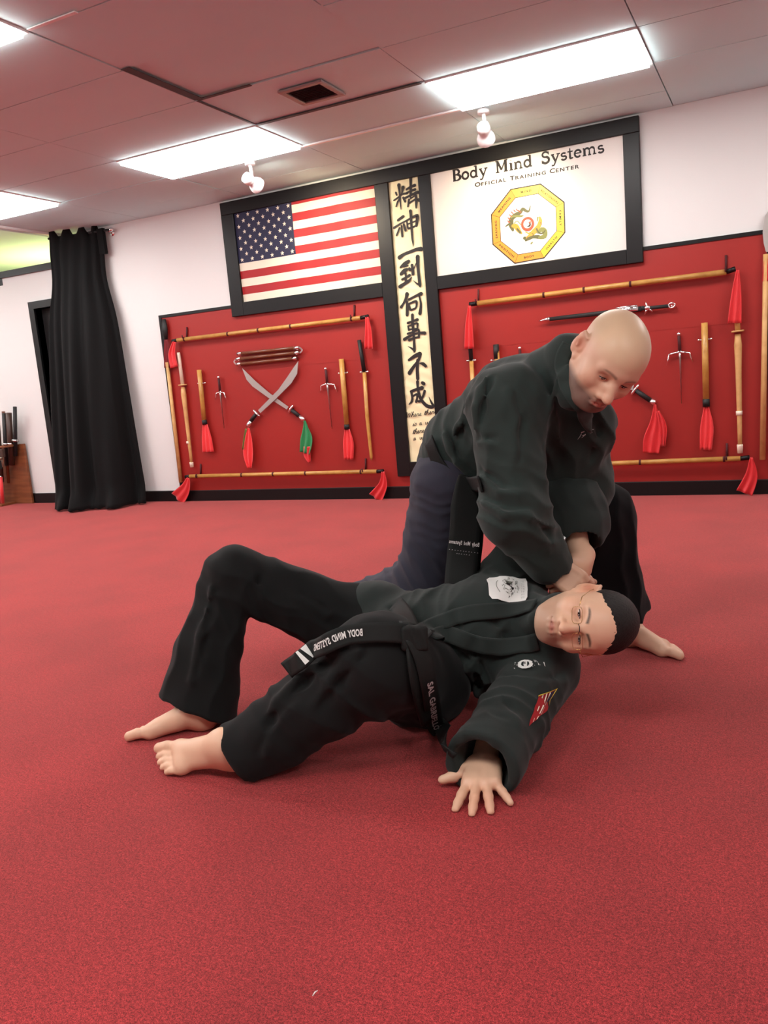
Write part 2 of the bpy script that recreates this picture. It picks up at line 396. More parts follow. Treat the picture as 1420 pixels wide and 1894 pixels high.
# ---- flag ----
fx0, fx1, fz0, fz1 = -4.475, -3.018, 1.86, 2.645
def fy(x, z): return WALL-.024-.0035*math.sin(x*9+1.2*math.sin(z*5))-.002*math.sin(x*23+z*4)
m = MB(); h = .0695; NX = 60
cx = -3.862; zc = fz0+h*5.45
edges = [fz0]
k = .0; zs = [fz0]+[fz0+h*(.97+i) for i in range(0, 12) if fz0+h*(.97+i) < fz1-.002]+[fz1]
for a in range(len(zs)-1):
    z0, z1 = zs[a], zs[a+1]; mat = 'flagwhite' if a % 2 == 0 else 'flagred'
    for sgm in range(2):
        zz = [z0, z1]
        vs = []; fs = []
        for i in range(NX+1):
            x = fx0+(fx1-fx0)*i/NX
            vs += [(x, fy(x, z0), z0), (x, fy(x, z1), z1)]
        for i in range(NX): fs.append((2*i, 2*i+2, 2*i+3, 2*i+1))
    m.add(vs, fs, mat, True)
zc = zs[5]
vs = []; fs = []; n1 = 26; n2 = 16
for j in range(n2+1):
    for i in range(n1+1):
        x = fx0+(cx-fx0)*i/n1; z = zc+(fz1-zc)*j/n2
        vs.append((x, fy(x, z)-.0012, z))
for j in range(n2):
    for i in range(n1): a = j*(n1+1)+i; fs.append((a, a+1, a+n1+2, a+n1+1))
m.add(vs, fs, 'flagblue', True)
for r in range(9):
    nst = 6 if r % 2 == 0 else 5
    for c in range(nst):
        sx = fx0+.038+(c*2+(0 if nst == 6 else 1))*(cx-fx0-.07)/10; sz = zc+.028+(8-r)*(fz1-zc-.052)/8
        o = []
        for q in range(10):
            rr = .021 if q % 2 == 0 else .0088; an = PI/2+q*PI/5
            o.append((sx+rr*math.cos(an), fy(sx, sz)-.0035, sz+rr*math.sin(an)))
        m.add(o+[(sx, fy(sx, sz)-.0035, sz)], [(q, (q+1) % 10, 10) for q in range(10)], 'flagwhite')
tag(m.build('flag', None, (-3.75, WALL-.03, 1.86)), 'stars and stripes flag filling the left opening of the black frame', 'flag')
# ---- scroll ----
sc_ = empty('calligraphy_scroll', (-2.78, WALL-.02, .325), 'tall cream silk scroll with black brush characters between the two red boards', 'scroll')
m = MB(); vs = []; fs = []; n1, n2 = 20, 260
def sy(x, z):
    u = (x+2.78)
    return WALL-.022-.0025*math.sin(z*26+u*14+2*math.sin(z*5))*(.5+.5*math.sin(z*3.1+u*4)) - .0015*math.sin(z*61+u*33+3*math.sin(z*7))
for j in range(n2+1):
    for i in range(n1+1):
        x = -2.922+(.284)*i/n1; z = .315+(2.65-.315)*j/n2
        vs.append((x, sy(x, z), z))
for j in range(n2):
    for i in range(n1): a = j*(n1+1)+i; fs.append((a, a+1, a+n1+2, a+n1+1))
m.add(vs, fs, 'scroll', True); m.build('silk', sc_)
def char(ox, oy, s, strokes, y0=WALL-.0275, mat='ink', wm=1.):
    m = MB()
    for kk, st in enumerate(strokes):
        P = []
        for x, y, wd in st:
            X, Z = wallp(ox+x*s, oy+y*s, y0); X2, _ = wallp(ox+x*s+wd*s, oy+y*s, y0); P.append((X, Z, abs(X2-X)*wm))
        m.stroke(P, mat, y0-.00012*kk)
    return m
C4 = (715, 320, .06334); C5 = (720, 425, .06334); C6 = (725, 535, .0686); C7 = (740, 650, .09506)
chars = [
 (C4, [[(350,350,95),(370,520,60),(385,700,55),(400,900,45),(415,1060,20)],[(265,570,50),(290,640,50)],[(475,420,95),(450,560,50),(430,600,40)],[(210,800,45),(330,720,50),(450,620,50),(600,590,60)],[(275,980,40),(320,850,55),(380,740,40)],[(480,720,60),(540,830,70)],[(700,140,90),(700,300,75),(700,560,70),(690,700,50)],[(580,480,55),(700,400,60),(820,360,85)],[(570,590,50),(700,520,50),(830,480,70)],[(520,740,60),(700,650,60),(910,560,85),(950,590,60)],[(650,780,60),(620,980,45)],[(850,640,60),(865,800,85),(860,1020,40)],[(660,880,45),(820,770,45)],[(690,750,35),(830,660,40)],[(930,765,60),(950,810,70)]]),
 (C4, [[(690,1110,90),(700,1200,75),(720,1500,75),(745,1890,60),(765,2020,50),(772,2147,12)],[(330,1380,70),(480,1270,80)],[(210,1600,60),(400,1480,45),(560,1400,50),(860,1240,70),(890,1300,90),(870,1540,75)],[(590,1380,45),(600,1500,50),(640,1620,60),(860,1540,50)],[(600,1500,40),(850,1400,40)],[(370,1600,45),(330,1720,50),(290,1820,50)],[(430,1540,45),(440,1680,62),(455,1850,62)],[(500,1500,60),(550,1680,65)]]),
 (C5, [[(290,810,110),(420,720,85),(640,630,85),(800,570,90),(920,560,120)]]),
 (C5, [[(320,1095,50),(440,1000,110),(560,920,90)],[(420,1070,60),(540,1045,45)],[(340,1290,90),(430,1200,110),(520,1150,70)],[(580,1130,70),(600,1170,80)],[(450,1200,70),(480,1350,60),(475,1560,70)],[(370,1450,60),(470,1400,60),(590,1330,80)],[(310,1660,100),(450,1570,90),(580,1480,80),(650,1380,20)],[(660,1030,80),(680,1150,85),(690,1290,90)],[(780,980,30),(720,1130,30)],[(825,790,120),(830,1000,100),(850,1250,85),(890,1600,90),(905,1680,20)],[(900,1620,70),(800,1570,45),(700,1480,12)]]),
 (C6, [[(400,130,105),(380,230,80),(310,380,60),(240,480,70)],[(400,330,60),(405,500,75),(405,690,85)],[(440,280,55),(600,200,60),(720,140,70),(780,120,95)],[(730,180,50),(770,350,55),(770,500,70),(750,650,90)],[(445,400,50),(490,545,60)],[(460,390,45),(630,320,55),(662,370,60),(640,500,50),(500,560,40)]]),
 (C6, [[(545,690,75),(550,900,75),(570,1100,70),(590,1400,65),(600,1640,75),(590,1700,25)],[(600,1650,60),(520,1590,45),(430,1540,10)],[(420,910,60),(560,860,50),(680,820,80)],[(430,1000,45),(450,1100,50)],[(440,990,35),(670,910,50),(680,1000,55),(660,1060,40),(460,1080,40)],[(420,1200,55),(560,1150,50),(715,1090,60),(720,1280,60)],[(330,1350,80),(500,1250,60),(700,1180,50),(880,1180,85)],[(460,1370,70),(600,1310,50),(730,1290,50)]]),
 (C7, [[(165,168,40),(280,90,65),(380,50,85)],[(385,80,60),(350,180,50),(260,300,60),(180,420,75)],[(340,170,60),(330,350,60),(340,530,65)],[(375,230,15),(440,240,60),(495,285,55)]]),
 (C7, [[(335,590,60),(340,700,45),(370,850,60),(430,970,60),(520,1060,65),(620,1080,60),(690,1060,12)],[(640,1050,50),(600,980,35),(555,880,5)],[(430,610,60),(460,630,65)],[(210,780,50),(310,740,50),(425,710,75)],[(215,780,50),(235,900,45),(220,980,45),(170,1030,15)],[(240,880,35),(320,830,40),(330,900,40),(310,980,45)],[(475,770,50),(440,880,45),(380,970,50),(340,960,30)]]),
]
for (ox, oy, s), st in chars: char(ox, oy, s, st).build('brush_character', sc_)
# cursive line font: unit x-height, each glyph = (strokes, advance)
CUR = {'W': ([[(0,1.9),(.3,2.1),(.35,1),(.5,0),(1,1.8),(1.15,.1),(1.5,1),(1.8,2.1)]], 1.9),
 'h': ([[(-.1,.1),(.5,1.7),(.45,2.1),(.25,1.6),(.1,0)],[(.1,.3),(.5,1),(.7,.8),(.65,.15),(1,.1)]], 1.0),
 'e': ([[(0,.1),(.5,.6),(.5,1),(.25,.9),(.15,.3),(.4,0),(.8,.2)]], .8), 'r': ([[(0,.1),(.3,1),(.35,.85),(.65,.9),(.6,.2),(.9,.1)]], .9),
 't': ([[(0,.1),(.4,1.8),(.3,.2),(.6,.05)],[(.1,1.25),(.7,1.35)]], .6), 'i': ([[(0,.1),(.3,1),(.25,.15),(.55,.1)],[(.4,1.45),(.44,1.5)]], .55),
 's': ([[(0,.1),(.4,1.05),(.6,.4),(.4,0),(.1,.1)]], .7), 'a': ([[(.7,.9),(.3,1),(.05,.4),(.3,0),(.65,.8),(.7,.1),(1,.15)]], 1.0),
 'l': ([[(0,.1),(.6,1.8),(.45,2.1),(.3,1.5),(.3,.1),(.6,.1)]], .6), 'w': ([[(0,.9),(.1,.1),(.35,0),(.55,.9),(.65,.05),(.95,.2),(1,1),(1.2,.85)]], 1.2),
 'y': ([[(0,.9),(.15,.1),(.45,.3),(.65,1),(.5,-.6),(.2,-1),(.2,-.6),(.9,.1)]], .95), ' ': ([], .7)}
def cursive(txt, p0, p1, name, xh=4.6):
    m = MB(); tot = sum(CUR[c][1] for c in txt); L = math.hypot(p1[0]-p0[0], p1[1]-p0[1]); sx = L/tot
    dx, dy = (p1[0]-p0[0])/L, (p1[1]-p0[1])/L; y0 = WALL-.0275; cx_ = 0; kk = 0
    for c in txt:
        for st in CUR[c][0]:
            P = []
            for gx, gy in st:
                X_ = p0[0]+dx*(cx_+gx)*sx+(gy*xh)*.16; Y_ = p0[1]+dy*(cx_+gx)*sx-gy*xh
                X, Z = wallp(X_, Y_, y0); P.append((X, Z, .0045))
            m.stroke(P, 'ink', y0-.00002*kk, n=4); kk += 1
        cx_ += CUR[c][1]
    return m.build(name, sc_)
for wd, a_, b_ in (('Where', (750, 773), (779, 768.5)), ('there', (784, 768), (807, 764)), ('is', (763, 788), (770, 787)), ('a', (775, 786.5), (780, 786)), ('will', (786, 785), (807, 782)),
                   ('there', (763, 803), (784, 799.5)), ('is', (790, 798.5), (798, 797)), ('a', (764, 815), (769, 814)), ('way', (776, 813), (796, 810))):
    cursive(wd, a_, b_, 'handwriting')
# ---- emblem sign ----
sg = empty('emblem_sign', (-1.785, WALL-.03, 1.845), 'white sign with black lettering and yellow octagon emblem in the right frame opening', 'sign')
SY = WALL-.024
m = MB(); m.box((-2.54, SY, 1.84), (-1.03, WALL-.014, 2.65), 'vinyl'); m.build('panel', sg)
def px2(ptsl, w, y0): 
    P = []
    for q in ptsl:
        X, Z = wallp(q[0], q[1], y0); P.append((X, Z, q[2] if len(q) > 2 else w))
    return P
# serif display letters: polylines in unit cap height with widths
B_ = .17; T_ = .075
def arc(cx, cy, rx, ry, a0, a1, w, n=10):
    return [(cx+rx*math.cos(math.radians(a0+(a1-a0)*i/n)), cy+ry*math.sin(math.radians(a0+(a1-a0)*i/n)), (w(i/n) if callable(w) else w)) for i in range(n+1)]
thick = lambda lo, hi: (lambda t: lo+(hi-lo)*math.sin(PI*t))
GL = {'B': ([[(.12,0,B_),(.12,1,B_)],[(0,.04,.08),(.3,.04,.08)],[(0,.96,.08),(.3,.96,.08)],arc(.3,.75,.22,.21,90,-90,thick(.08,.15)),arc(.3,.28,.3,.24,90,-90,thick(.08,.17)),[(.1,.53,.08),(.35,.53,.08)]], .72),
 'o': ([arc(.3,.32,.24,.29,0,360,.13,18)], .68),
 'd': ([arc(.28,.32,.22,.28,20,340,.12,14),[(.5,0,.13),(.5,.98,.13)],[(.34,.94,.07),(.5,.97,.07)],[(.48,.04,.07),(.64,.04,.07)]], .74),
 'y': ([[(.1,.6,.12),(.32,.06,.13)],[(.56,.6,.08),(.32,.0,.09),(.2,-.26,.09),(.04,-.24,.1)],[(0,.61,.07),(.24,.61,.07)],[(.42,.61,.07),(.68,.61,.07)]], .7),
 'M': ([[(.14,0,.11),(.14,1,.11)],[(.14,.97,.15),(.45,.2,.12)],[(.45,.2,.07),(.76,.97,.09)],[(.78,0,B_),(.78,1,B_)],[(0,.04,.07),(.28,.04,.07)],[(.62,.04,.07),(.94,.04,.07)],[(0,.96,.07),(.15,.96,.07)],[(.78,.96,.07),(.94,.96,.07)]], 1.06),
 'i': ([[(.14,0,.14),(.14,.6,.14)],[(0,.04,.07),(.28,.04,.07)],[(.02,.59,.07),(.14,.59,.07)],[(.13,.82,.15),(.14,.84,.15)]], .36),
 'n': ([[(.14,0,.14),(.14,.6,.14)],arc(.33,.36,.19,.23,150,0,thick(.07,.12),8)+[(.52,0,.14)],[(0,.04,.07),(.27,.04,.07)],[(.4,.04,.07),(.66,.04,.07)],[(.02,.59,.07),(.14,.59,.07)]], .74),
 'S': ([arc(.3,.74,.22,.21,20,270,.11,12)+arc(.3,.29,.25,.25,90,-160,.14,12)[1:],[(.52,.7,.06),(.53,.95,.06)],[(.04,.3,.06),(.04,.04,.06)]], .7),
 's': ([arc(.24,.44,.16,.13,30,270,.1,10)+arc(.24,.18,.18,.15,90,-160,.11,10)[1:]], .52),
 't': ([[(.18,.86,.06),(.18,.12,.14),(.26,.04,.1),(.4,.08,.07)],[(0,.59,.08),(.38,.59,.08)]], .46),
 'e': ([arc(.28,.32,.22,.28,0,320,.11,16),[(.08,.35,.07),(.5,.35,.07)]], .62),
 'm': ([[(.14,0,.14),(.14,.6,.14)],arc(.32,.38,.17,.21,150,0,thick(.07,.12),8)+[(.49,0,.13)],arc(.67,.38,.17,.21,150,0,thick(.07,.12),8)+[(.84,0,.13)],[(0,.04,.07),(.27,.04,.07)],[(.38,.04,.07),(.61,.04,.07)],[(.73,.04,.07),(.98,.04,.07)],[(.02,.59,.07),(.14,.59,.07)]], 1.06),
 ' ': ([], .62)}
def seriftext(txt, a, b, capz, y0, mat, name, parent):
    """text between wall points a..b on a baseline, cap height capz"""
    m = MB(); tot = sum(GL[c][1] for c in txt); sx = (b[0]-a[0])/tot; cx_ = 0; kk = 0
    for c in txt:
        if c == ' ': m.build(name, parent); m = MB()
        for st in GL[c][0]:
            P = [(a[0]+(cx_+g[0])*sx, a[1]+(b[1]-a[1])*(cx_+g[0])/tot+g[1]*capz, g[2]*capz*1.42) for g in st]
            m.stroke(P, mat, y0-.00004*(kk % 7), n=2, cap=False); kk += 1
        cx_ += GL[c][1]
    return m.build(name, parent)
A_ = wallp(838, 336, SY); Bq = wallp(1116, 282, SY); zb = (A_[1]+Bq[1])/2
seriftext('Body Mind Systems', (A_[0], A_[1]), (Bq[0]+.01, Bq[1]), .088, SY-.0008, 'ink', 'lettering', sg)
def text_mesh(txt, size=1., font=None, offset=0., shear=0., space=1.):
    cu = bpy.data.curves.new('t', 'FONT'); cu.body = txt; cu.size = size; cu.offset = offset; cu.shear = shear; cu.space_character = space; cu.resolution_u = 3
    o = bpy.data.objects.new('t', cu); COL.objects.link(o); bpy.context.view_layer.update()
    me = bpy.data.meshes.new_from_object(o.evaluated_get(bpy.context.evaluated_depsgraph_get()))
    v = np.array([q.co[:] for q in me.vertices]).reshape(-1, 3); f = [tuple(p.vertices) for p in me.polygons]
    bpy.data.objects.remove(o); bpy.data.curves.remove(cu); bpy.data.meshes.remove(me)
    v[:, 0] -= v[:, 0].min(); return v[:, :2], f
def walltext(chunks, a, b, y0, mat, name, parent, h):
    """chunks: [(text, relative height)] laid out along a..b (wall coords)"""
    parts = []; x = 0
    for t, hh in chunks:
        if t == ' ': x += .55*h*1.2; continue
        v, f = text_mesh(t, 1.0, offset=.03, space=1.3); v = v*hh*h*1.38; parts.append((v+np.array([x, 0]), f)); x += v[:, 0].max()+.16*h
    tot = x-.16*h; ux = np.array([b[0]-a[0], b[1]-a[1]]); L = np.linalg.norm(ux); ux /= L; uy = np.array([-ux[1], ux[0]])
    m = MB(); cnt = 0; brk = [i for i, c in enumerate([c for c in chunks]) if c[0] == ' ']
    brk = [b_-k for k, b_ in enumerate(brk)]
    for pi_, (v, f) in enumerate(parts):
        if pi_ in brk: m.build(name, parent); m = MB()
        P = np.array(a)+np.outer(v[:, 0]*L/tot, ux)+np.outer(v[:, 1], uy)
        m.add([(q[0], y0, q[1]) for q in P], f, mat)
    return m.build(name, parent)
A_ = wallp(878, 346, SY); Bq = wallp(1071, 311, SY)
walltext([('O', 1.25), ('FFICIAL', 1), (' ', 1), ('T', 1.25), ('RAINING', 1), (' ', 1), ('C', 1.25), ('ENTER', 1)], A_, Bq, SY-.001, 'ink', 'lettering', sg, .026)
# octagon
ou = [(944.5, 350.5), (999.5, 340.5), (1043, 374), (1044.5, 430), (1006, 477), (952, 487), (911.5, 452), (908.5, 397.5)]
inn = [(953, 366), (995, 358), (1028, 383), (1029.5, 427), (999, 464), (958, 471), (926, 446), (924, 402)]
OU = [wallp(*q, SY) for q in ou]; IN = [wallp(*q, SY) for q in inn]
m = MB(); cols = ['yellow', 'yellow', 'yellow', 'yellow', 'orange', 'orange', 'orange', 'orange']
for k in range(8):
    k2 = (k+1) % 8
    m.add([(OU[k][0], SY-.0012, OU[k][1]), (OU[k2][0], SY-.0012, OU[k2][1]), (IN[k2][0], SY-.0012, IN[k2][1]), (IN[k][0], SY-.0012, IN[k][1])], [(0, 3, 2, 1)], cols[k])
    m.stroke([(*OU[k], .008), (*OU[k2], .008)], 'ink', SY-.0016); m.stroke([(*IN[k], .004), (*IN[k2], .004)], 'ink', SY-.0017); m.stroke([(*OU[k], .0025), (*IN[k], .0025)], 'ink', SY-.0018, cap=False)
m.build('octagon', sg)
words = ['MIND', 'RELATIONSHIPS', 'FAMILY', 'WEALTH', 'BODY', 'POSITION', 'EARNING', 'MEANING']
for k, wd in enumerate(words):
    k2 = (k+1) % 8
    a = (np.array(OU[k])+np.array(IN[k]))/2; b = (np.array(OU[k2])+np.array(IN[k2]))/2
    if k in (3, 4, 5, 6): 
        if k in (3, 4): a, b = b, a
    if k in (6, 7): pass
    if k == 5: a, b = b, a
    dd = (b-a)/np.linalg.norm(b-a); c = (a+b)/2; fracw = min(.82, .085*len(wd)+.06)
    hl = np.linalg.norm(b-a)*fracw/2; nn = np.array([-dd[1], dd[0]])*.008
    walltext([(wd, 1)], c-dd*hl-nn, c+dd*hl-nn, SY-.0019, 'ink', 'ring_word', sg, .016)
# dragons, circle
m = MB(); kk = 0
Y8 = (900, 330, 160/1420)
def em(st, mat):
    global kk
    P = []
    for x, y, wd in st:
        X, Z = wallp(Y8[0]+x*Y8[2], Y8[1]+y*Y8[2], SY); P.append((X, Z, wd*Y8[2]*.0044))
    m.stroke(P, mat, SY-.0012-.00004*kk); kk += 1
em([(715,450,10),(690,540,28),(640,530,40),(590,500,45),(550,560,55),(480,600,70),(410,660,75),(400,760,80),(430,850,40)], 'dgreen')
em([(400,640,30),(440,620,30),(560,620,30),(600,610,14)], 'ogreen')
em([(430,780,50),(480,790,80),(530,860,60),(570,900,30)], 'orange'); em([(500,830,30),(550,890,36)], 'dgreen'); em([(310,790,14),(350,760,26),(400,740,20)], 'dgreen')
em([(450,740,14),(500,700,12),(560,760,12)], 'ogreen')
for q in ((345,640),(370,590),(400,545),(440,515),(480,500),(520,520),(340,690)): em([(q[0],q[1],8),(q[0]+18,q[1]+22,16),(q[0]+45,q[1]+38,5)], 'redprint')
em([(870,640,30),(880,700,60),(850,790,70),(780,870,80),(700,950,60),(650,980,30)], 'orange'); em([(840,640,24),(830,700,16)], 'ogreen')
em([(620,980,50),(680,990,50),(760,960,45),(850,960,60)], 'dgreen'); em([(830,890,30),(900,840,70),(950,870,80),(950,950,70),(870,970,50)], 'ogreen')
em([(820,830,30),(850,890,26),(920,900,20),(960,850,14)], 'dgreen'); em([(700,880,10),(770,930,14),(650,1010,40),(640,1030,10)], 'dgreen'); em([(730,1070,26),(750,1050,20)], 'ogreen')
em([(880,720,10),(900,760,10)], 'redprint'); em([(640,880,14),(700,905,18),(760,880,12)], 'orange')
m.build('dragon_motif', sg)
m = MB(); c0 = wallp(Y8[0]+672*Y8[2], Y8[1]+748*Y8[2], SY); pr = Y8[2]*.0044
def disc(r, mat, dy, cx0=0, cz0=0, a0=0, a1=360):
    n = 28; o = [(c0[0]+cx0+r*math.cos(math.radians(a0+(a1-a0)*i/n)), SY-dy, c0[1]+cz0+r*math.sin(math.radians(a0+(a1-a0)*i/n))) for i in range(n)]
    m.add(o, [tuple(range(n))], mat)
disc(104*pr, 'redprint', .006); disc(66*pr, 'vinyl', .0064)
disc(34*pr, 'ink', .0066, 20*pr, -14*pr); disc(24*pr, 'vinyl', .0068, 4*pr, -6*pr); disc(14*pr, 'redprint', .0067, 44*pr, 20*pr)
m.build('centre_disc', sg)

# ================= weapons =================
def lerp(a, b, t): return tuple(a[i]+(b[i]-a[i])*t for i in range(3))
def cloth_strip(pts, widths, mat, folds=3, amp=.008, name='ribbon', parent=None, y0=None, n=14, back=None):
    """hanging cloth: centre line pts given in pixels with widths in pixels, thickened"""
    P = []; Y = WALL-(y0 or .05)
    for (x, y), wd in zip(pts, widths):
        X, Z = wallp(x, y, Y); X2, _ = wallp(x+wd, y, Y); P.append((X, Z, abs(X2-X)))
    Q = []
    for i in range(len(P)-1):
        p0, p1, p2, p3 = (np.array(P[max(i-1, 0)]), np.array(P[i]), np.array(P[i+1]), np.array(P[min(i+2, len(P)-1)]))
        for k in range(5):
            t = k/5; Q.append(.5*((2*p1)+(-p0+p2)*t+(2*p0-5*p1+4*p2-p3)*t*t+(-p0+3*p1-3*p2+p3)*t**3))
    Q.append(np.array(P[-1])); vs = []; fs = []
    for i, q in enumerate(Q):
        t = Q[min(i+1, len(Q)-1)][:2]-Q[max(i-1, 0)][:2]; t = t/(np.linalg.norm(t)+1e-9); nn = np.array([-t[1], t[0]])
        if abs(nn[0]) < .5: nn = np.array([1., 0])
        if nn[0] < 0: nn = -nn
        for k in range(n+1):
            u = k/n-.5; x = q[0]+nn[0]*q[2]*u; z = q[1]+nn[1]*q[2]*u
            yy = Y-amp*(math.sin(folds*2*PI*(k/n)+i*.12)*(.3+.7*i/len(Q)))
            vs.append((x, yy, z))
    for i in range(len(Q)-1):
        for k in range(n): a = i*(n+1)+k; fs.append((a, a+1, a+n+2, a+n+1))
    nv = len(vs); vs += [(x, y+.0025, z) for x, y, z in vs]; fs += [tuple(nv+j for j in f[::-1]) for f in fs]
    r = len(Q)-1
    for k in range(n): fs.append((k, nv+k, nv+k+1, k+1)); a = r*(n+1)+k; fs.append((a, a+1, nv+a+1, nv+a))
    for i in range(r):
        a = i*(n+1); fs.append((a, a+n+1, nv+a+n+1, nv+a)); a += n; fs.append((a, nv+a, nv+a+n+1, a+n+1))
    m = MB(); m.add(vs, fs, mat, True)
    if mat is None: pass
    return m.build(name, parent)
def thing_at(name, px, py, off, label, cat, group=None):
    return empty(name, W(px, py, off), label, cat, group)
def pole(a, b, nodes, capa, capb, r, label, ribs):
    e = thing_at('bamboo_staff', (a[0]+b[0])/2, (a[1]+b[1])/2, .06, label, 'staff', 'horizontal bamboo staffs')
    A, B = W(*a, .06), W(*b, .06)
    m = MB(); m.tube([A, B], r, 'bamboo', 16); m.build('shaft', e)
    for q in nodes:
        t = (q-a[0])/(b[0]-a[0]); c = lerp(A, B, t); d = (np.array(B)-np.array(A)); d /= np.linalg.norm(d)
        m = MB(); m.tube([np.array(c)-d*.008, np.array(c)+d*.008], r*1.12, 'maroon', 16); m.build('band', e)
    for c, end in ((capa, A), (capb, B)):
        if c: m = MB(); C_ = W(*c, .06); m.tube([end, C_], r*.92, 'black', 16); m.build('end_cap', e)
    for rb in ribs: cloth_strip(rb[0], rb[1], 'ribbon', 2, .01, 'ribbon', e, .075)
    return e
def hook(px, y0, y1, label):
    m = MB(); a = W(px, y0, .02); b = W(px, y1, .02)
    m.tube([a, b], .008, 'maroon', 8); m.tube([b, (b[0], b[1]-.062, b[2]), (b[0], b[1]-.068, b[2]+.025)], .006, 'maroon', 8)
    m.tube([lerp(a, b, .3), (lerp(a, b, .3)[0], RY, lerp(a, b, .3)[2])], .006, 'maroon', 8)
    tag(m.build('wall_hook', None, a), label, 'hook', 'dark hooks holding the staffs')
pole((328, 629), (667, 588), (343, 430, 488, 547, 652), (319, 631), (681, 585), .0185, 'upper bamboo staff on the left red board, above the crossed broadswords',
     [([(322, 632), (318, 655), (323, 679)], [5, 13, 14]), ([(678, 586), (681, 612), (682, 645)], [6, 12, 16])])
pole((351, 881), (697, 872), (366, 456, 516, 575, 671), (343, 882), (709, 871), .0185, 'lower bamboo staff on the left red board, near the floor',
     [([(348, 884), (342, 905), (328, 924)], [5, 18, 26]), ([(708, 872), (708, 897), (694, 922)], [5, 16, 26])])
pole((883, 561), (1343, 503), (1018, 1095, 1180), (868, 563), (1360, 497), .0195, 'upper bamboo staff on the right red board, above the sheathed straight sword',
     [([(868, 565), (867, 605), (868, 645)], [5, 14, 18]), ([(1364, 499), (1361, 550), (1358, 598)], [6, 20, 26])])
pole((852, 868), (1369, 848), (1111, 1201, 1343), (838, 869), (1386, 846), .0185, 'lower bamboo staff on the right red board, behind the crouching man',
     [([(1389, 846), (1389, 880), (1376, 912)], [5, 24, 32])])
for q in ((345.5, 605, 625, 'dark hook above the left end of the upper left staff'), (655, 564, 588, 'dark hook above the right end of the upper left staff'), (371, 858, 880, 'dark hook above the left end of the lower left staff'),
          (676, 848, 870, 'dark hook above the right end of the lower left staff'), (884.5, 535, 560, 'dark hook above the left end of the upper right staff'), (1342.5, 472, 503, 'dark hook above the right end of the upper right staff'), (1344, 820, 848, 'dark hook above the right end of the lower right staff')):
    hook(*q)
def shinai(a, g, w1, w2, b, label, handle='white_wrap'):
    e = thing_at('bamboo_practice_sword', a[0], a[1], .04, label, 'practice sword', 'bamboo practice swords')
    o = .045; A, G_, W1, W2, B = W(*a, o), W(*g, o), W(*w1, o), W(*w2, o), W(*b, o)
    m = MB(); m.tube([A, lerp(A, G_, .05), G_], [.014, .017, .018], handle, 14); m.build('handle', e)
    d = np.array(G_)-np.array(A); d /= np.linalg.norm(d)
    m = MB(); m.tube([np.array(G_), np.array(G_)+d*.012], .042, 'pale', 20); m.build('guard', e)
    m = MB(); m.tube([lerp(G_, B, .03), lerp(G_, B, .12), lerp(G_, B, .3), lerp(G_, B, .8), lerp(G_, B, .97)], [.018, .026, .021, .016, .014], 'pale', 10); m.build('blade', e)
    m = MB(); m.tube([W1, lerp(W1, B, .1)], .0215, 'white_wrap', 14); m.build('leather_binding', e)
    m = MB(); m.tube([W2, lerp(W2, B, .15), B], [.02, .021, .018], 'white_wrap', 14); m.build('leather_tip', e)
    return e
shinai((330, 652), (337.5, 711), (348, 816), (354, 855), (355, 864), 'pale bamboo practice sword with white grip at the left edge of the left board')
shinai((1361, 560), (1364, 611), (1366.5, 760), (1368, 822), (1368.5, 838), 'pale bamboo practice sword with white tip at the right side of the right board', 'pale')
def sai(top, g, tip, tl, tr, label, dark=False):
    o = .04; e = thing_at('sai', g[0], g[1], o, label, 'sai dagger', 'three pronged sai daggers')
    T_, G_, P_ = W(*top, o), W(*g, o), W(*tip, o)
    m = MB(); m.tube([G_, lerp(G_, P_, .1), P_], [.009, .008, .003], 'steel', 10); m.build('prong', e)
    m = MB(); m.tube([T_, G_], [.011, .012], 'maroon', 10); m.build('grip', e)
    m = MB(); m.ball(T_, .015, 'chrome'); m.build('pommel', e)
    for q, s in ((tl, -1), (tr, 1)):
        if q is None: continue
        E_ = W(*q, o); 
        k1 = (E_[0]-s*.014, G_[1], G_[2]-.012); m = MB(); m.tube([G_, lerp(G_, k1, .5), k1, lerp(k1, E_, .55), (E_[0]+s*.006, E_[1], E_[2])], [.010, .008, .0075, .006, .003], 'chrome', 8); m.build('side_prong', e)
    m = MB(); m.ball(G_, (.016, .012, .014), 'chrome'); m.build('guard', e)
sai((404, 698), (407, 725), (414.5, 792), (399, 740), (418, 740), 'small sai dagger left of the crossed broadswords')
sai((602, 682), (605, 710), (614, 793), (593, 727), (622, 725), 'sai dagger right of the crossed broadswords')
sai((1255, 618), (1257, 651), (1260, 746), (1234, 675), (1279, 669), 'sai dagger on the right board, right of the bald man')
sai((961, 644), (962, 668), (967, 745), (945, 690), (984, 686), 'sai dagger mostly hidden behind the back of the bald man')
def tonfa(a, b, pin, t1, tend, label, grip=None):
    """short bamboo rod with black collar and red tassel"""
    o = .045; e = thing_at('tasselled_rod', a[0], a[1], o, label, 'bamboo rod', 'short bamboo rods with tassels')
    A, B = W(*a, o), W(*b, o)
    m = MB(); m.tube([A, B], .0225, 'bamboo', 14); m.build('shaft', e)
    if grip: m = MB(); m.tube([A, W(*grip, o)], .024, 'blackm', 14); m.build('grip', e)
    m = MB(); P_ = np.array(W(*pin, o)); m.tube([P_-(.042, 0, 0), P_+(.042, 0, 0)], .004, 'steel', 8); m.ball(P_-(.042, 0, 0), .01, 'chrome', 8); m.ball(P_+(.042, 0, 0), .01, 'chrome', 8); m.build('peg', e)
    m = MB(); m.tube([B, W(*t1, o)], .025, 'blackm', 14); m.build('collar', e)
    n = len(tend)
    cloth_strip([t1]+[q[:2] for q in tend], [9]+[q[2] for q in tend], 'ribbonp', 2.5, .012, 'tassel', e, .05)
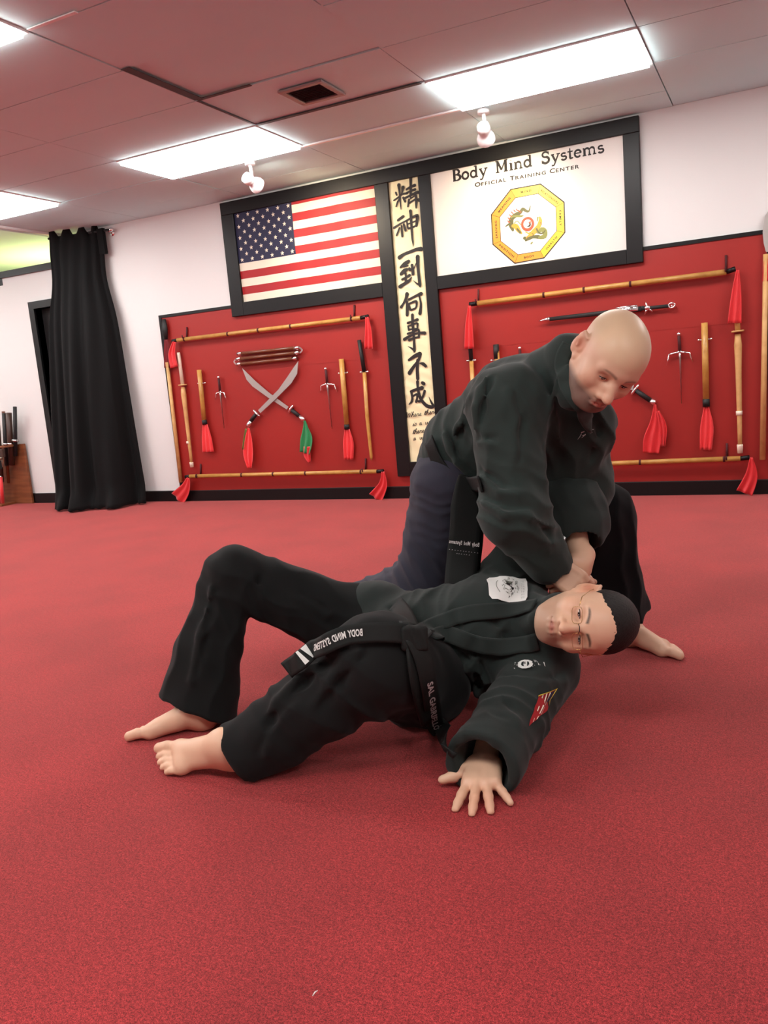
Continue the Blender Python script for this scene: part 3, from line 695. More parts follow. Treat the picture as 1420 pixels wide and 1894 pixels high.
tonfa((368, 684), (377.5, 777), (373, 709), (379, 785), [(382, 810, 17), (385, 836, 19)], 'short bamboo rod with red tassel, left of the small sai')
tonfa((631, 664), (641, 785), (634.5, 690), (641.5, 794), [(644, 820, 19), (644.5, 850, 15)], 'longer bamboo rod with red tassel, beside the black handled wooden sword')
tonfa((1302.5, 597), (1305.5, 738), (1303.5, 628), (1306, 752), [(1307, 790, 25), (1305, 832, 22)], 'short bamboo rod with red tassel on the right board')
tonfa((917, 637), (925, 735), (918, 666), (926, 745), [(927, 780, 18)], 'black gripped bamboo rod partly hidden behind the back of the bald man', (918.5, 664))
def bokken(a, g, b, label):
    o = .045; e = thing_at('wooden_sword', a[0], a[1], o, label, 'wooden sword', 'black handled wooden swords')
    A, G_, B = W(*a, o), W(*g, o), W(*b, o)
    m = MB(); m.tube([A, G_], [.017, .018], 'blackm', 12); m.build('handle', e)
    m = MB(); d = np.array(G_); m.tube([d-(.03, 0, 0), d+(.03, 0, 0)], .008, 'steel', 8); m.ball(d-(.034, 0, 0), .011, 'chrome', 8); m.ball(d+(.034, 0, 0), .011, 'chrome', 8); m.build('guard', e)
    m = MB(); mid = lerp(G_, B, .5); m.tube([G_, (mid[0]-.008, mid[1], mid[2]), lerp(G_, B, .96), B], [.018, .018, .014, .003], 'bamboo', 12, flat=.7); m.build('blade', e)
bokken((664, 629), (673.5, 688), (687, 852), 'wooden sword with black handle near the scroll, on the left board')
bokken((866.5, 607), (871.5, 667), (884, 830), 'wooden sword with black handle at the left side of the right board')
# three-section staff
e = thing_at('three_section_staff', 495, 660, .05, 'brown three section staff with steel caps above the crossed broadswords', 'staff')
for a, b in (((439, 654.5), (553, 643)), ((437, 664.5), (553, 652)), ((438, 674), (549, 662.5))):
    A, B = W(*a, .045), W(*b, .045)
    m = MB(); m.tube([A, B], .0155, 'brown', 14); rod = m.build('rod', e)
    for c, d in ((A, lerp(A, B, .07)), (B, lerp(B, A, .07))): m = MB(); m.tube([c, d], .0172, 'chrome', 14); m.build('steel_cap', rod)
for (x0, y0), (x1, y1) in (((554, 643), (555, 652)), ((437, 664), (437, 674))):
    m = MB()
    for k in range(7):
        t = k/6; s = 1 if x0 > 500 else -1
        X, Z = wallp(x0+(x1-x0)*t+s*4*math.sin(PI*t), y0+(y1-y0)*t, WALL-.05); r = .006
        m.tube([(X+r*math.cos(a), WALL-.05+.3*r*math.sin(a), Z+r*math.sin(a)) for a in [PI*q/4 for q in range(9)]], .0018, 'steel', 6, cap=False)
    m.build('chain', e)
# broadswords
def broadsword(edge, back, gd, gu, pe, scarf, label, mat, o, side2):
    e = thing_at('broadsword', gd[0], gd[1], o, label, 'broadsword', 'curved broadswords with scarves')
    ol = [wallp(*q, WALL-o) for q in edge]+[wallp(*q, WALL-o) for q in back[::-1]]
    m = MB(); m.poly(ol, 'blade', WALL-o-.002, WALL-o+.002); m.build('blade', e)
    G_, U_, P_ = W(*gd, o), W(*gu, o), W(*pe, o)
    d = np.array(U_)-np.array(G_); d /= np.linalg.norm(d); n_ = np.array([-d[2], 0, d[0]])
    m = MB(); g = np.array(G_); m.tube([g-d*.008, g, g+d*.01], [.045, .052, .040], 'chrome', 20, flat=.4); m.build('guard', e)
    m = MB(); m.tube([g+d*.01, lerp(G_, U_, .5), U_], [.017, .019, .018], 'blackm', 12); m.build('grip', e)
    m = MB(); m.tube([U_, lerp(U_, P_, .7), P_], [.02, .024, .018], 'chrome', 12); m.build('pommel', e)
    for (pl, wl, mt) in scarf: cloth_strip(pl, wl, mt, 2, .012, 'scarf', e, o+.015)
c3 = lambda x, y: (430+x*.1373, 620+y*.1373)
broadsword([c3(130, 445), c3(190, 600), c3(270, 690), c3(480, 840), c3(730, 1000)], [c3(130, 445), c3(220, 530), c3(310, 620), c3(500, 780), c3(755, 965)], c3(785, 1000), c3(905, 1095), c3(970, 1150),
           [([c3(970, 1150), c3(985, 1250), c3(1000, 1400), c3(975, 1590)], [3, 10, 22, 18], 'green'), ([c3(1000, 1500), c3(1010, 1620), c3(1040, 1710)], [12, 13, 4], 'ribbon')], 'curved broadsword with green scarf, handle at lower right, in the crossed pair', 'green', .035, 1)
broadsword([c3(885, 350), c3(870, 520), c3(790, 650), c3(560, 880), c3(375, 1050)], [c3(885, 350), c3(820, 440), c3(740, 560), c3(620, 730), c3(345, 1010)], c3(325, 1050), c3(245, 1160), c3(205, 1235),
           [([c3(180, 1260), c3(165, 1400), c3(150, 1540)], [3, 5, 4], 'ogreen'), ([c3(215, 1250), c3(215, 1400), c3(215, 1600), c3(235, 1790)], [3, 13, 18, 8], 'ribbonp')], 'curved broadsword with red scarf, handle at lower left, in the crossed pair', 'ribbon', .05, 1)
broadsword([(1035, 622), (1040, 640), (1060, 665), (1110, 700), (1170, 722)], [(1035, 622), (1050, 636), (1080, 660), (1130, 690), (1172, 712)], (1174, 721), (1203, 741), (1212, 746),
           [([(1211, 748), (1211, 780), (1206, 812), (1204, 838)], [4, 18, 32, 30], 'ribbon'), ([(1216, 760), (1226, 790), (1226, 826)], [6, 14, 8], 'ribbon')], 'broadsword with red scarf half hidden behind the face of the bald man', 'ribbon', .04, 1)
# straight sword in scabbard
e = thing_at('straight_sword', 1120, 578, .045, 'straight sword in black scabbard with silver fittings above the bald head', 'sword')
o = .045; 
def seg(a, b, r, mat, nm, fl=.6):
    m = MB(); m.tube([W(*a, o), W(*b, o)], r, mat, 14, flat=fl); m.build(nm, e)
seg((1014, 590.5), (1186, 571), [.015, .019], 'blackm', 'scabbard'); seg((996, 594), (1016, 590), [.003, .017], 'chrome', 'scabbard_tip')
seg((1142, 575), (1180, 570.5), [.021, .022], 'chrome', 'scabbard_fitting'); seg((1196, 570), (1236, 566), [.013, .013], 'blackm', 'grip'); seg((1180, 571), (1192, 570), .017, 'blackm', 'scabbard')
m = MB(); g = np.array(W(1197, 569.5, o)); m.ball(g, (.024, .018, .02), 'chrome'); m.tube([g, g+(-.02, 0, -.045)], [.012, .004], 'chrome', 8); m.tube([g, g+(-.012, 0, .045)], [.010, .004], 'chrome', 8); m.tube([g, g+(.035, 0, -.03)], [.01, .007], 'chrome', 8); m.build('guard', e)
m = MB(); c = np.array(W(1242, 565, o)); m.tube([c+(.022*math.cos(a), 0, .017*math.sin(a)) for a in [PI*q/8 for q in range(17)]], .007, 'chrome', 8, cap=False); m.ball(c, .007, 'chrome', 8); m.build('pommel', e)
m = MB(); m.tube([W(1138, 570, o), W(1150, 568.5, o), W(1178, 565.5, o)], [.004, .008, .008], 'chrome', 8); m.build('hanging_lug', e)
# spears at both edges
def spear(top, bt, tas, shaft_end, label, dark, tip=None):
    o = .04; e = thing_at('spear', shaft_end[0], shaft_end[1], o, label, 'spear', 'long spears standing against the wall')
    m = MB(); m.tube([W(*tas[0], o), W(*shaft_end, o)], [.017, .02], 'pale', 12); m.build('shaft', e)
    if dark: m = MB(); m.tube([W(*top, o), lerp(W(*top, o), W(*bt, o), .5), W(*bt, o)], [.02, .034, .022], 'blackm', 12, flat=.6); m.build('sheath', e)
    if tip:
        m = MB(); ol = [wallp(*q, WALL-o) for q in tip]; m.poly(ol, 'blade', WALL-o-.003, WALL-o+.003); m.build('blade', e)
    cloth_strip([bt, ((bt[0]+tas[1][0])/2, (bt[1]+tas[1][1])/2), tas[1]], [6, 11, 13], 'ribbon' if not dark else M_dr, 3, .01, 'tassel', e, .05)
M['darkred'] = new_mat('dark red tassel', srgb(120, 16, 26), .6); M_dr = 'darkred'
spear((303, 590), (306.5, 628), [(309, 670), (311, 680)], (334.5, 892), 'spear with dark sheath at the left edge of the left board', True)
spear((1418, 415), (1417, 470), [(1416, 470), (1416, 520)], (1410, 850), 'tall spear with a broad blade at the right edge of the picture', False, [(1416, 466), (1412, 450), (1410, 430), (1414, 400), (1424, 385), (1434, 400), (1432, 440), (1424, 466)])

# ================= curtain =================
# gathered under the rod, spreading to the floor
ce = empty('curtain', (-6.25, 6.2, 0), 'long black curtain gathered at the ceiling rod and pooled on the carpet', 'curtain')
bot = [(-5.85, 6.38), (-5.93, 6.12), (-6.15, 5.98), (-6.35, 5.90), (-6.55, 5.92), (-6.72, 5.98)]
top = [(-6.04, 6.40), (-6.12, 6.36), (-6.22, 6.33), (-6.34, 6.30), (-6.46, 6.27), (-6.58, 6.24)]
def samp(P, t):
    t = t*(len(P)-1); i = min(int(t), len(P)-2); f = t-i; return P[i][0]*(1-f)+P[i+1][0]*f, P[i][1]*(1-f)+P[i+1][1]*f
NU, NV = 150, 60; vs = []; fs = []
for j in range(NV+1):
    v = j/NV; z = 2.70*(1-v)+.012
    for i in range(NU+1):
        u = i/NU
        a = samp(top, u); b = samp(bot, u); s = v**.8
        neck = math.exp(-((v-.16)/.10)**2)*.16
        c = -6.30; x = a[0]*(1-s)+b[0]*s; x += (c-x)*neck; y = a[1]*(1-s)+b[1]*s
        f1 = math.sin(u*2*PI*6+1.6*math.sin(v*3+u*6)); f2 = math.sin(u*2*PI*3.1+.8+v*1.4)
        am = .006+.034*v; d = am*(f1*(1-v*.55)+f2*(.4+v*1.2))
        if v > .93: d += .05*(v-.93)/.07*(1+.6*math.sin(u*31))
        y -= d; x += .3*d
        if v > .985: z = .012+.01*math.sin(u*40)**2
        if j == 0: z += .008*math.sin(u*23)
        vs.append((x, y, max(z, .006)))
for j in range(NV):
    for i in range(NU): a = j*(NU+1)+i; fs.append((a, a+NU+1, a+NU+2, a+1))
m = MB(); m.add(vs, fs, 'curtain', True); co = m.build('cloth', ce); sf = co.modifiers.new('s', 'SOLIDIFY'); sf.thickness = .006
m = MB(); m.box((-6.07, 6.36, 2.50), (-5.99, 6.40, 2.745), 'curtain'); m.build('heading_flap', ce, bevel=.005)
rd = empty('curtain_rod', (-6.0, WALL, 2.70), 'black curtain rod with a chrome bracket on the white wall', 'curtain rod')
m = MB(); m.tube([(-5.93, 6.40, 2.72), (-6.62, 6.26, 2.72)], .012, 'blackm', 10); m.build('rod', rd)
m = MB(); m.tube([(-5.96, WALL, 2.70), (-5.96, WALL-.01, 2.70)], .03, 'chrome', 14); m.tube([(-5.96, WALL-.01, 2.70), (-5.96, 6.40, 2.72)], .009, 'chrome', 8); m.ball((-5.915, 6.40, 2.72), .022, 'chrome'); m.build('bracket', rd)

# ================= rack with swords at far left =================
re_ = empty('weapon_rack', (-8.0, 6.45, 0), 'brown wooden rack on the carpet at the far left edge', 'rack')
m = MB(); m.box((-8.7, 6.42, 0), (-7.62, 6.45, .675), 'oak'); m.build('back_panel', re_, bevel=.004)
m = MB(); m.box((-8.7, 6.24, .655), (-7.70, 6.275, .675), 'oak'); m.box((-7.74, 6.275, .655), (-7.70, 6.42, .675), 'oak'); m.build('rail', re_, bevel=.003)
m = MB(); m.box((-8.7, 6.24, .525), (-7.80, 6.27, .54), 'oak'); m.build('rail', re_, bevel=.003)
m = MB(); m.box((-8.7, 6.22, 0), (-7.88, 6.42, .025), 'oak'); m.build('base', re_, bevel=.003)
def rackitem(x0, z0, x1, z1, r, mat, label, name='sword', extra=None, y=6.34, cat='sword'):
    e = empty(name, (x0, y, z0), label, cat, 'swords and sticks in the rack')
    m = MB(); m.tube([(x0, y, z0), (x1, y, z1)], r, mat, 12); m.build('shaft', e)
    for (t0, t1, rr, mt, nm) in (extra or []):
        A, B = (x0, y, z0), (x1, y, z1); m = MB(); m.tube([lerp(A, B, t0), lerp(A, B, t1)], rr, mt, 12); m.build(nm, e)
rackitem(-7.71, .55, -7.60, 1.09, .021, 'blackm', 'black round stick standing farthest right in the rack', 'stick', [(.30, .34, .04, 'steel', 'guard')], 6.37, 'stick')
rackitem(-7.77, .45, -7.69, 1.03, .034, 'dkwood', 'thick dark wooden sheath second from the right in the rack', 'sword', [(.40, .43, .037, 'chrome', 'band')], 6.35)
rackitem(-7.83, .45, -7.74, 1.03, .022, 'blackm', 'black sheath third from the right in the rack', 'sword', [(.40, .43, .026, 'chrome', 'band')], 6.33)
rackitem(-7.88, .25, -7.78, 1.05, .018, 'brown', 'brown wooden stick leaning in the rack', 'stick', None, 6.36, 'stick')
rackitem(-7.92, .27, -7.81, 1.11, .021, 'dkwood', 'tallest dark stick leaning in the rack', 'stick', [(.2, .38, .024, 'white_wrap', 'white_binding')], 6.31, 'stick')
rackitem(-8.02, .03, -7.87, .90, .021, 'bamboo', 'bamboo stick leaning at the left of the rack', 'stick', [(0, .06, .023, 'white_wrap', 'white_tip')], 6.30, 'stick')
rackitem(-8.09, .03, -7.94, .90, .020, 'pale', 'pale bamboo stick at the left picture edge', 'stick', [(0, .06, .022, 'white_wrap', 'white_tip')], 6.34, 'stick')
m = MB(); m.box((-7.82, 6.20, .555), (-7.70, 6.235, .645), 'dkwood'); m.build('holster', re_, bevel=.008)
m = MB(); m.box((-7.88, 6.20, .42), (-7.78, 6.235, .52), 'blackm'); m.build('holster', re_, bevel=.008)
for dx in (0, .045): rackitem(-7.96+dx, .03, -7.925+dx, .33, .02, 'ribbonp', 'bright red stick standing at the bottom of the rack, '+('left one' if dx == 0 else 'right one')+' of a pair', 'stick', [(.94, 1.04, .014, 'chrome', 'steel_tip')], 6.27, 'stick')
# ================= implicit surface modelling =================
f32 = np.float32
def V3(*a): return np.array(a, dtype=float)
def nrm(v): v = np.asarray(v, float); return v/np.linalg.norm(v)
def smin(a, b, k):
    if k <= 0: return np.minimum(a, b)
    h = np.maximum(k-np.abs(a-b), 0)/k
    return np.minimum(a, b)-h*h*k*.25
class Cap:      # tapered capsule, optional flattening along n
    def __init__(s, a, b, ra, rb, n=None, fl=1.):
        s.a = np.array(a, float); s.b = np.array(b, float); s.ra = ra; s.rb = rb; s.n = None if n is None else nrm(n); s.fl = fl
        s.c = (s.a+s.b)/2; s.R = np.linalg.norm(s.b-s.a)/2+max(ra, rb)
    def __call__(s, p):
        ab = s.b-s.a; L = ab@ab+1e-12; q = p-s.a
        t = np.clip(q@ab/L, 0, 1)[:, None]; d = q-t*ab; r = s.ra+(s.rb-s.ra)*t[:, 0]
        if s.n is None: return np.sqrt((d*d).sum(1))-r
        dn = d@s.n; d2 = d-dn[:, None]*s.n
        k0 = np.sqrt((d2*d2).sum(1)+(dn/s.fl)**2)
        return (k0-r)*(s.fl+(1-s.fl)*np.clip(1-np.abs(dn)/(k0*s.fl+1e-6), 0, 1)) if s.fl < 1 else k0-r
class Ell:
    def __init__(s, c, r, R=None):
        s.c = np.array(c, float); s.r = np.array(r, float); s.Rm = np.eye(3) if R is None else np.array(R, float); s.R = max(r)
    def __call__(s, p):
        q = (p-s.c)@s.Rm.T; k0 = np.sqrt(((q/s.r)**2).sum(1))+1e-9; k1 = np.sqrt(((q/s.r**2)**2).sum(1))+1e-9
        return k0*(k0-1)/k1
class RBox:
    def __init__(s, c, h, rad, R=None):
        s.c = np.array(c, float); s.h = np.array(h, float); s.rad = rad; s.Rm = np.eye(3) if R is None else np.array(R, float); s.R = float(np.linalg.norm(s.h))+rad
    def __call__(s, p):
        q = np.abs((p-s.c)@s.Rm.T)-s.h; return np.sqrt((np.maximum(q, 0)**2).sum(1))+np.minimum(q.max(1), 0)-s.rad
class Plane:    # inside where (p-o).n<0
    def __init__(s, o, n): s.o = np.array(o, float); s.n = nrm(n); s.c = s.o; s.R = 50.
    def __call__(s, p): return (p-s.o)@s.n
class LCut:     # ball-limited half space, used to trim a hem
    def __init__(s, o, n, r): s.o = np.array(o, float); s.n = nrm(n); s.r = r; s.c = s.o; s.R = r
    def __call__(s, p): q = p-s.o; return np.maximum(-(q@s.n), np.sqrt((q*q).sum(1))-s.r)
class HairCut:
    def __init__(s, H, f): s.H = H; s.f = f; s.c = H.o; s.R = 50.
    def __call__(s, p): q = s.H.inv(p); return s.f(q[:, 0], q[:, 1], q[:, 2])*s.H.s
class Field:
    def __init__(s): s.ops = []; s.disp = []
    def add(s, f, k=.02): s.ops.append(('+', f, k)); return s
    def sub(s, f, k=.005): s.ops.append(('-', f, k)); return s
    def cut(s, f, k=.004): s.ops.append(('&', f, k)); return s
    def fold(s, f): s.disp.append(f); return s
    def __call__(s, p):
        d = np.full(len(p), 9., float)
        for t, f, k in s.ops:
            v = f(p)
            if t == '+': d = smin(d, v, k)
            elif t == '-': d = -smin(-d, v, k)
            else: d = -smin(-d, -v, k)
        for g in s.disp: d = d+g(p)
        return d
    def blocks(s, org, h, B, nb):
        """values on (B+1)^3 corner lattices of the active blocks"""
        ii = np.stack(np.meshgrid(*[np.arange(n) for n in nb], indexing='ij'), -1).reshape(-1, 3)
        cen = org+(ii*B+B/2)*h; d = s(cen); hd = B*h*.87
        act = np.abs(d) < hd*1.5+.02
        return ii[act], ii[~act], d[~act]
def net(field, lo, hi, h, B=10):
    lo = np.array(lo, float); hi = np.array(hi, float); nb = np.ceil((hi-lo)/(h*B)).astype(int); n = nb*B+1
    G = np.full(tuple(n), 1., f32)
    act, far, dfar = field.blocks(lo, h, B, nb)
    for q in far[dfar < 0]:
        a = q*B; G[a[0]:a[0]+B+1, a[1]:a[1]+B+1, a[2]:a[2]+B+1] = -1
    g = np.arange(B+1); loc = np.stack(np.meshgrid(g, g, g, indexing='ij'), -1).reshape(-1, 3)
    lat = [(t, f, k) for t, f, k in field.ops]
    CH = 220
    for c0 in range(0, len(act), CH):
        blk = act[c0:c0+CH]; base = blk*B
        P = (lo+(base[:, None, :]+loc[None])*h); nbk = len(blk); P = P.reshape(nbk, -1, 3)
        cen = P.mean(1); D = np.full(P.shape[:2], 9.)
        rad = B*h*.9
        for t, f, k in lat:
            if getattr(f, 'R', 50) > 40: sel = np.arange(nbk)
            else: sel = np.where(np.sqrt(((cen-f.c)**2).sum(1)) < f.R+rad+k+.06)[0]
            if not len(sel): continue
            v = f(P[sel].reshape(-1, 3)).reshape(len(sel), -1); o = D[sel]
            if t == '+': D[sel] = smin(o, v, k)
            elif t == '-': D[sel] = -smin(-o, v, k)
            else: D[sel] = -smin(-o, -v, k)
        if field.disp:
            q = P.reshape(-1, 3)
            for gf in field.disp: D += gf(q).reshape(D.shape)
        D = D.reshape(nbk, B+1, B+1, B+1)
        for i in range(nbk):
            a = base[i]; G[a[0]:a[0]+B+1, a[1]:a[1]+B+1, a[2]:a[2]+B+1] = D[i]
    G[0], G[-1], G[:, 0], G[:, -1], G[:, :, 0], G[:, :, -1] = 1, 1, 1, 1, 1, 1
    S = G < 0
    sh = [S[a:S.shape[0]-1+a, b:S.shape[1]-1+b, c:S.shape[2]-1+c] for a in (0, 1) for b in (0, 1) for c in (0, 1)]
    anyv = sh[0].copy(); allv = sh[0].copy()
    for q in sh[1:]: anyv |= q; allv &= q
    cells = np.argwhere(anyv & ~allv)
    idx = -np.ones(anyv.shape, np.int32); idx[tuple(cells.T)] = np.arange(len(cells))
    cor = np.array([(a, b, c) for a in (0, 1) for b in (0, 1) for c in (0, 1)])
    val = np.stack([G[tuple((cells+c).T)] for c in cor], 1).astype(float)
    acc = np.zeros((len(cells), 3)); cnt = np.zeros(len(cells))
    for a in range(8):
        for b in range(a+1, 8):
            if np.abs(cor[a]-cor[b]).sum() != 1: continue
            va, vb = val[:, a], val[:, b]; m = (va < 0) != (vb < 0); t = va[m]/(va[m]-vb[m])
            acc[m] += cor[a]+(cor[b]-cor[a])*t[:, None]; cnt[m] += 1
    vert = lo+(cells+acc/cnt[:, None])*h
    quads = []
    for ax in range(3):
        u, v = (ax+1) % 3, (ax+2) % 3
        sl0 = [slice(1, -1)]*3; sl0[ax] = slice(0, -1); sl1 = list(sl0); sl1[ax] = slice(1, None)
        A, Bq_ = S[tuple(sl0)], S[tuple(sl1)]
        for flip in (False, True):
            e = np.argwhere((A & ~Bq_) if not flip else (~A & Bq_))
            if not len(e): continue
            off = np.array([1, 1, 1]); off[ax] = 0; e = e+off
            du = np.zeros(3, int); du[u] = 1; dv = np.zeros(3, int); dv[v] = 1
            q = [idx[tuple((e-du-dv).T)], idx[tuple((e-dv).T)], idx[tuple(e.T)], idx[tuple((e-du).T)]]
            q = np.stack(q if not flip else q[::-1], 1); quads.append(q[(q >= 0).all(1)])
    quads = np.concatenate(quads)
    return vert, quads
def relax(v, q, it=2, w=.5):
    n = len(v); e = np.concatenate([q[:, [0, 1]], q[:, [1, 2]], q[:, [2, 3]], q[:, [3, 0]]]); e = np.concatenate([e, e[:, ::-1]])
    cnt = np.bincount(e[:, 0], minlength=n)+1e-9
    for _ in range(it):
        for ww in (w, -w*.9) if it > 1 else (w,):
            s = np.stack([np.bincount(e[:, 0], weights=v[e[:, 1], k], minlength=n) for k in range(3)], 1)/cnt[:, None]
            v = v+(s-v)*ww
    return v
def keep_big(v, q, least=200):
    lab = np.arange(len(v)); e = np.concatenate([q[:, [0, 1]], q[:, [1, 2]], q[:, [2, 3]], q[:, [3, 0]]])
    while True:
        m = np.minimum(lab[e[:, 0]], lab[e[:, 1]]); new = lab.copy(); np.minimum.at(new, e[:, 0], m); np.minimum.at(new, e[:, 1], m); new = new[new]; new = new[new]
        if (new == lab).all(): break
        lab = new
    cnt = np.bincount(lab, minlength=len(v)); ok = cnt[lab] >= min(least, cnt.max()); idx = np.cumsum(ok)-1
    return v[ok], idx[q[ok[q[:, 0]]]]
def sdf_obj(name, field, lo, hi, h, mats, parent, colfn=None, matfn=None, it=2, B=10):
    v, q = net(field, lo, hi, h, B); v, q = keep_big(v, q); v = relax(v, q, it)
    me = bpy.data.meshes.new(name); me.vertices.add(len(v)); me.vertices.foreach_set('co', v.astype(f32).ravel())
    me.loops.add(q.size); me.loops.foreach_set('vertex_index', q.astype(np.int32).ravel())
    me.polygons.add(len(q)); me.polygons.foreach_set('loop_start', np.arange(len(q), dtype=np.int32)*4); 
    me.polygons.foreach_set('use_smooth', np.ones(len(q), bool))
    for m_ in (mats if isinstance(mats, list) else [mats]): me.materials.append(M[m_])
    if matfn is not None: me.polygons.foreach_set('material_index', matfn(v[q].mean(1)).astype(np.int32))
    me.update(); me.validate()
    if colfn is not None:
        c = colfn(v); a = me.color_attributes.new('tone', 'FLOAT_COLOR', 'POINT'); a.data.foreach_set('color', np.concatenate([c, np.ones((len(c), 1))], 1).astype(f32).ravel())
    o = bpy.data.objects.new(name, me); return link(o, parent)
def bounds(field, pad=.03):
    lo = np.array([9.]*3); hi = -lo
    for t, f, k in field.ops:
        if t == '+': lo = np.minimum(lo, f.c-f.R-pad); hi = np.maximum(hi, f.c+f.R+pad)
    return lo, hi
def attr_mat(name, rough, spec, sub=0., bump=None, sheen=0.):
    m = new_mat(name, (.5, .5, .5), rough, spec=spec, bump=bump, sheen=sheen); nt = m.node_tree
    a = nt.nodes.new('ShaderNodeVertexColor'); a.layer_name = 'tone'; nt.links.new(a.outputs['Color'], nt.nodes['Principled BSDF'].inputs['Base Color'])
    if sub:
        b = nt.nodes['Principled BSDF']; b.inputs['Subsurface Weight'].default_value = sub; b.inputs['Subsurface Radius'].default_value = (.012, .005, .003); b.inputs['Subsurface Scale'].default_value = 1
    return m
M['skin'] = attr_mat('skin', .42, .45, 0., bump=(500, .12, .001))
M['gi'] = new_mat('black cotton jacket', srgb(42, 54, 51), .85, spec=.2, sheen=.12, bump=(700, .12, .001))
M['giu'] = new_mat('charcoal cotton jacket', srgb(38, 46, 44), .88, spec=.2, sheen=.1, bump=(700, .12, .001))
M['pants'] = new_mat('black cotton trousers', srgb(24, 26, 26), .9, spec=.15, sheen=.06, bump=(700, .1, .001))
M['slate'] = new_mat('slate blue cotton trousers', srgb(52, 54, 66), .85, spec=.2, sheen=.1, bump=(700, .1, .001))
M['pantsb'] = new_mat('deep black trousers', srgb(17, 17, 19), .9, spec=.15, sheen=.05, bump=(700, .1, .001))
M['belt'] = new_mat('black belt webbing', srgb(24, 28, 27), .7, spec=.25, bump=(400, .2, .001))
M['thread'] = new_mat('white embroidery', srgb(222, 226, 222), .6)
M['threadg'] = new_mat('grey embroidery', srgb(185, 188, 188), .6)
M['patch'] = new_mat('white patch', srgb(236, 238, 234), .6)
M['hair'] = new_mat('short black hair', srgb(17, 15, 14), .6, spec=.35, noise=((260, 260, 260), srgb(34, 30, 27), .45, .7), bump=(420, .8, .003))
M['eyew'] = new_mat('eye white', srgb(215, 205, 198), .25); M['iris'] = new_mat('dark iris', srgb(30, 20, 16), .15)
M['lash'] = new_mat('lashes and brows', srgb(38, 28, 24), .8)
M['lensg'] = new_mat('thin glass', (1, 1, 1), .02); _b = M['lensg'].node_tree.nodes['Principled BSDF']; _b.inputs['Transmission Weight'].default_value = 1; _b.inputs['IOR'].default_value = 1.02
M['gold'] = new_mat('thin gold wire', srgb(205, 170, 110), .25, 1.)
M['nail'] = new_mat('nail', srgb(225, 170, 155), .35)
M['yellowthread'] = new_mat('yellow edging', srgb(220, 200, 70), .6)
# ---- anatomy ----
class Frame:     # local->world: x=left, y=forward, z=up of the head etc.
    def __init__(s, o, X, Y, Z, sc=1.): s.o = np.array(o, float); s.A = np.stack([nrm(X), nrm(Y), nrm(Z)]); s.s = sc
    def __call__(s, x, y, z): return s.o+s.s*(np.array([x, y, z])@s.A)
    def inv(s, p): return (p-s.o)@s.A.T/s.s
    def R(s, rot=None): return s.A if rot is None else rot@s.A
def rotx(a): c, s = math.cos(a), math.sin(a); return np.array([[1, 0, 0], [0, c, s], [0, -s, c]])
def roty(a): c, s = math.cos(a), math.sin(a); return np.array([[c, 0, -s], [0, 1, 0], [s, 0, c]])
def rotz(a): c, s = math.cos(a), math.sin(a); return np.array([[c, s, 0], [-s, c, 0], [0, 0, 1]])
def head(F, H, ears=1., jowl=0.):
    s = H.s
    E = lambda c, r, k=.02, rot=None: F.add(Ell(H(*c), [q*s for q in r], H.R(rot)), k*s)
    C = lambda a, b, ra, rb, k=.015: F.add(Cap(H(*a), H(*b), ra*s, rb*s), k*s)
    E((0, -.012, .032), (.0745, .097, .083)); E((0, .030, .030), (.064, .068, .068), .04); E((0, .028, -.025), (.062, .062, .075), .04)
    E((0, .040, -.072), (.050, .048, .042), .03); E((0, .078, -.103), (.022, .018, .017), .03)
    for q in (-1, 1):
        C((q*.056, .0, -.052), (q*.030, .062, -.098), .018+jowl, .017, .03); E((q*.046, .062, -.032), (.022, .022, .020), .03)
        C((q*.010, .092, .017), (q*.045, .080, .016), .0125, .0095, .015)
        F.sub(Ell(H(q*.0315, .103, -.006), [.020*s, .019*s, .0135*s], H.R()), .013*s)
        F.add(Ell(H(q*.0315, .0775, -.006), [.0155*s, .0135*s, .0125*s], H.R()), .004*s)
        C((q*.047, .076, .002), (q*.02, .0885, .0055), .0045, .0045, .006)
        E((q*.0145, .1065, -.044), (.0085, .011, .0080), .010); C((q*.009, .098, -.024), (q*.021, .088, -.044), .0095, .009, .014)
    C((0, .093, .008), (0, .116, -.030), .0085, .0105, .012); E((0, .1215, -.039), (.0130, .0125, .0115), .008)
    for q in (-1, 1): F.sub(Ell(H(q*.0075, .114, -.052), [.0042*s, .006*s, .006*s], H.R()), .003*s)
    E((0, .082, -.066), (.029, .022, .024), .02)
    for q in (-1, 1):
        C((0, .1035, -.0655), (q*.013, .1015, -.0645), .0042, .0042, .006); C((q*.013, .1015, -.0645), (q*.024, .092, -.0695), .0042, .0025, .006)
        C((0, .102, -.0765), (q*.014, .099, -.0765), .0052, .005, .006); C((q*.014, .099, -.0765), (q*.023, .092, -.0715), .005, .0025, .006)
        F.sub(Cap(H(0, .109, -.0705), H(q*.024, .0955, -.071), .0018*s, .0016*s), .003*s)
    for q in (-1, 1):        # ears: flared shell, hollow, rim, lobe
        rt = rotx(-.15)@rotz(q*.55); R_ = H.R(rt)
        E((q*.081, -.014, -.004), (.0085, .0205, .034), .006, rt)
        F.sub(Ell(H(q*.0895, -.006, -.002), [.0075*s, .0125*s, .021*s], R_), .004*s)
        C((q*.086, -.032, .010), (q*.088, -.020, .026), .0042, .0042, .004); C((q*.088, -.020, .026), (q*.082, -.002, .022), .0042, .0036, .004)
        C((q*.086, -.020, .010), (q*.086, -.012, -.010), .0032, .0036, .003); E((q*.0775, -.004, -.035), (.0065, .010, .010), .006)
        F.sub(Ell(H(q*.085, -.001, -.008), [.005*s, .005*s, .008*s], R_), .003*s)
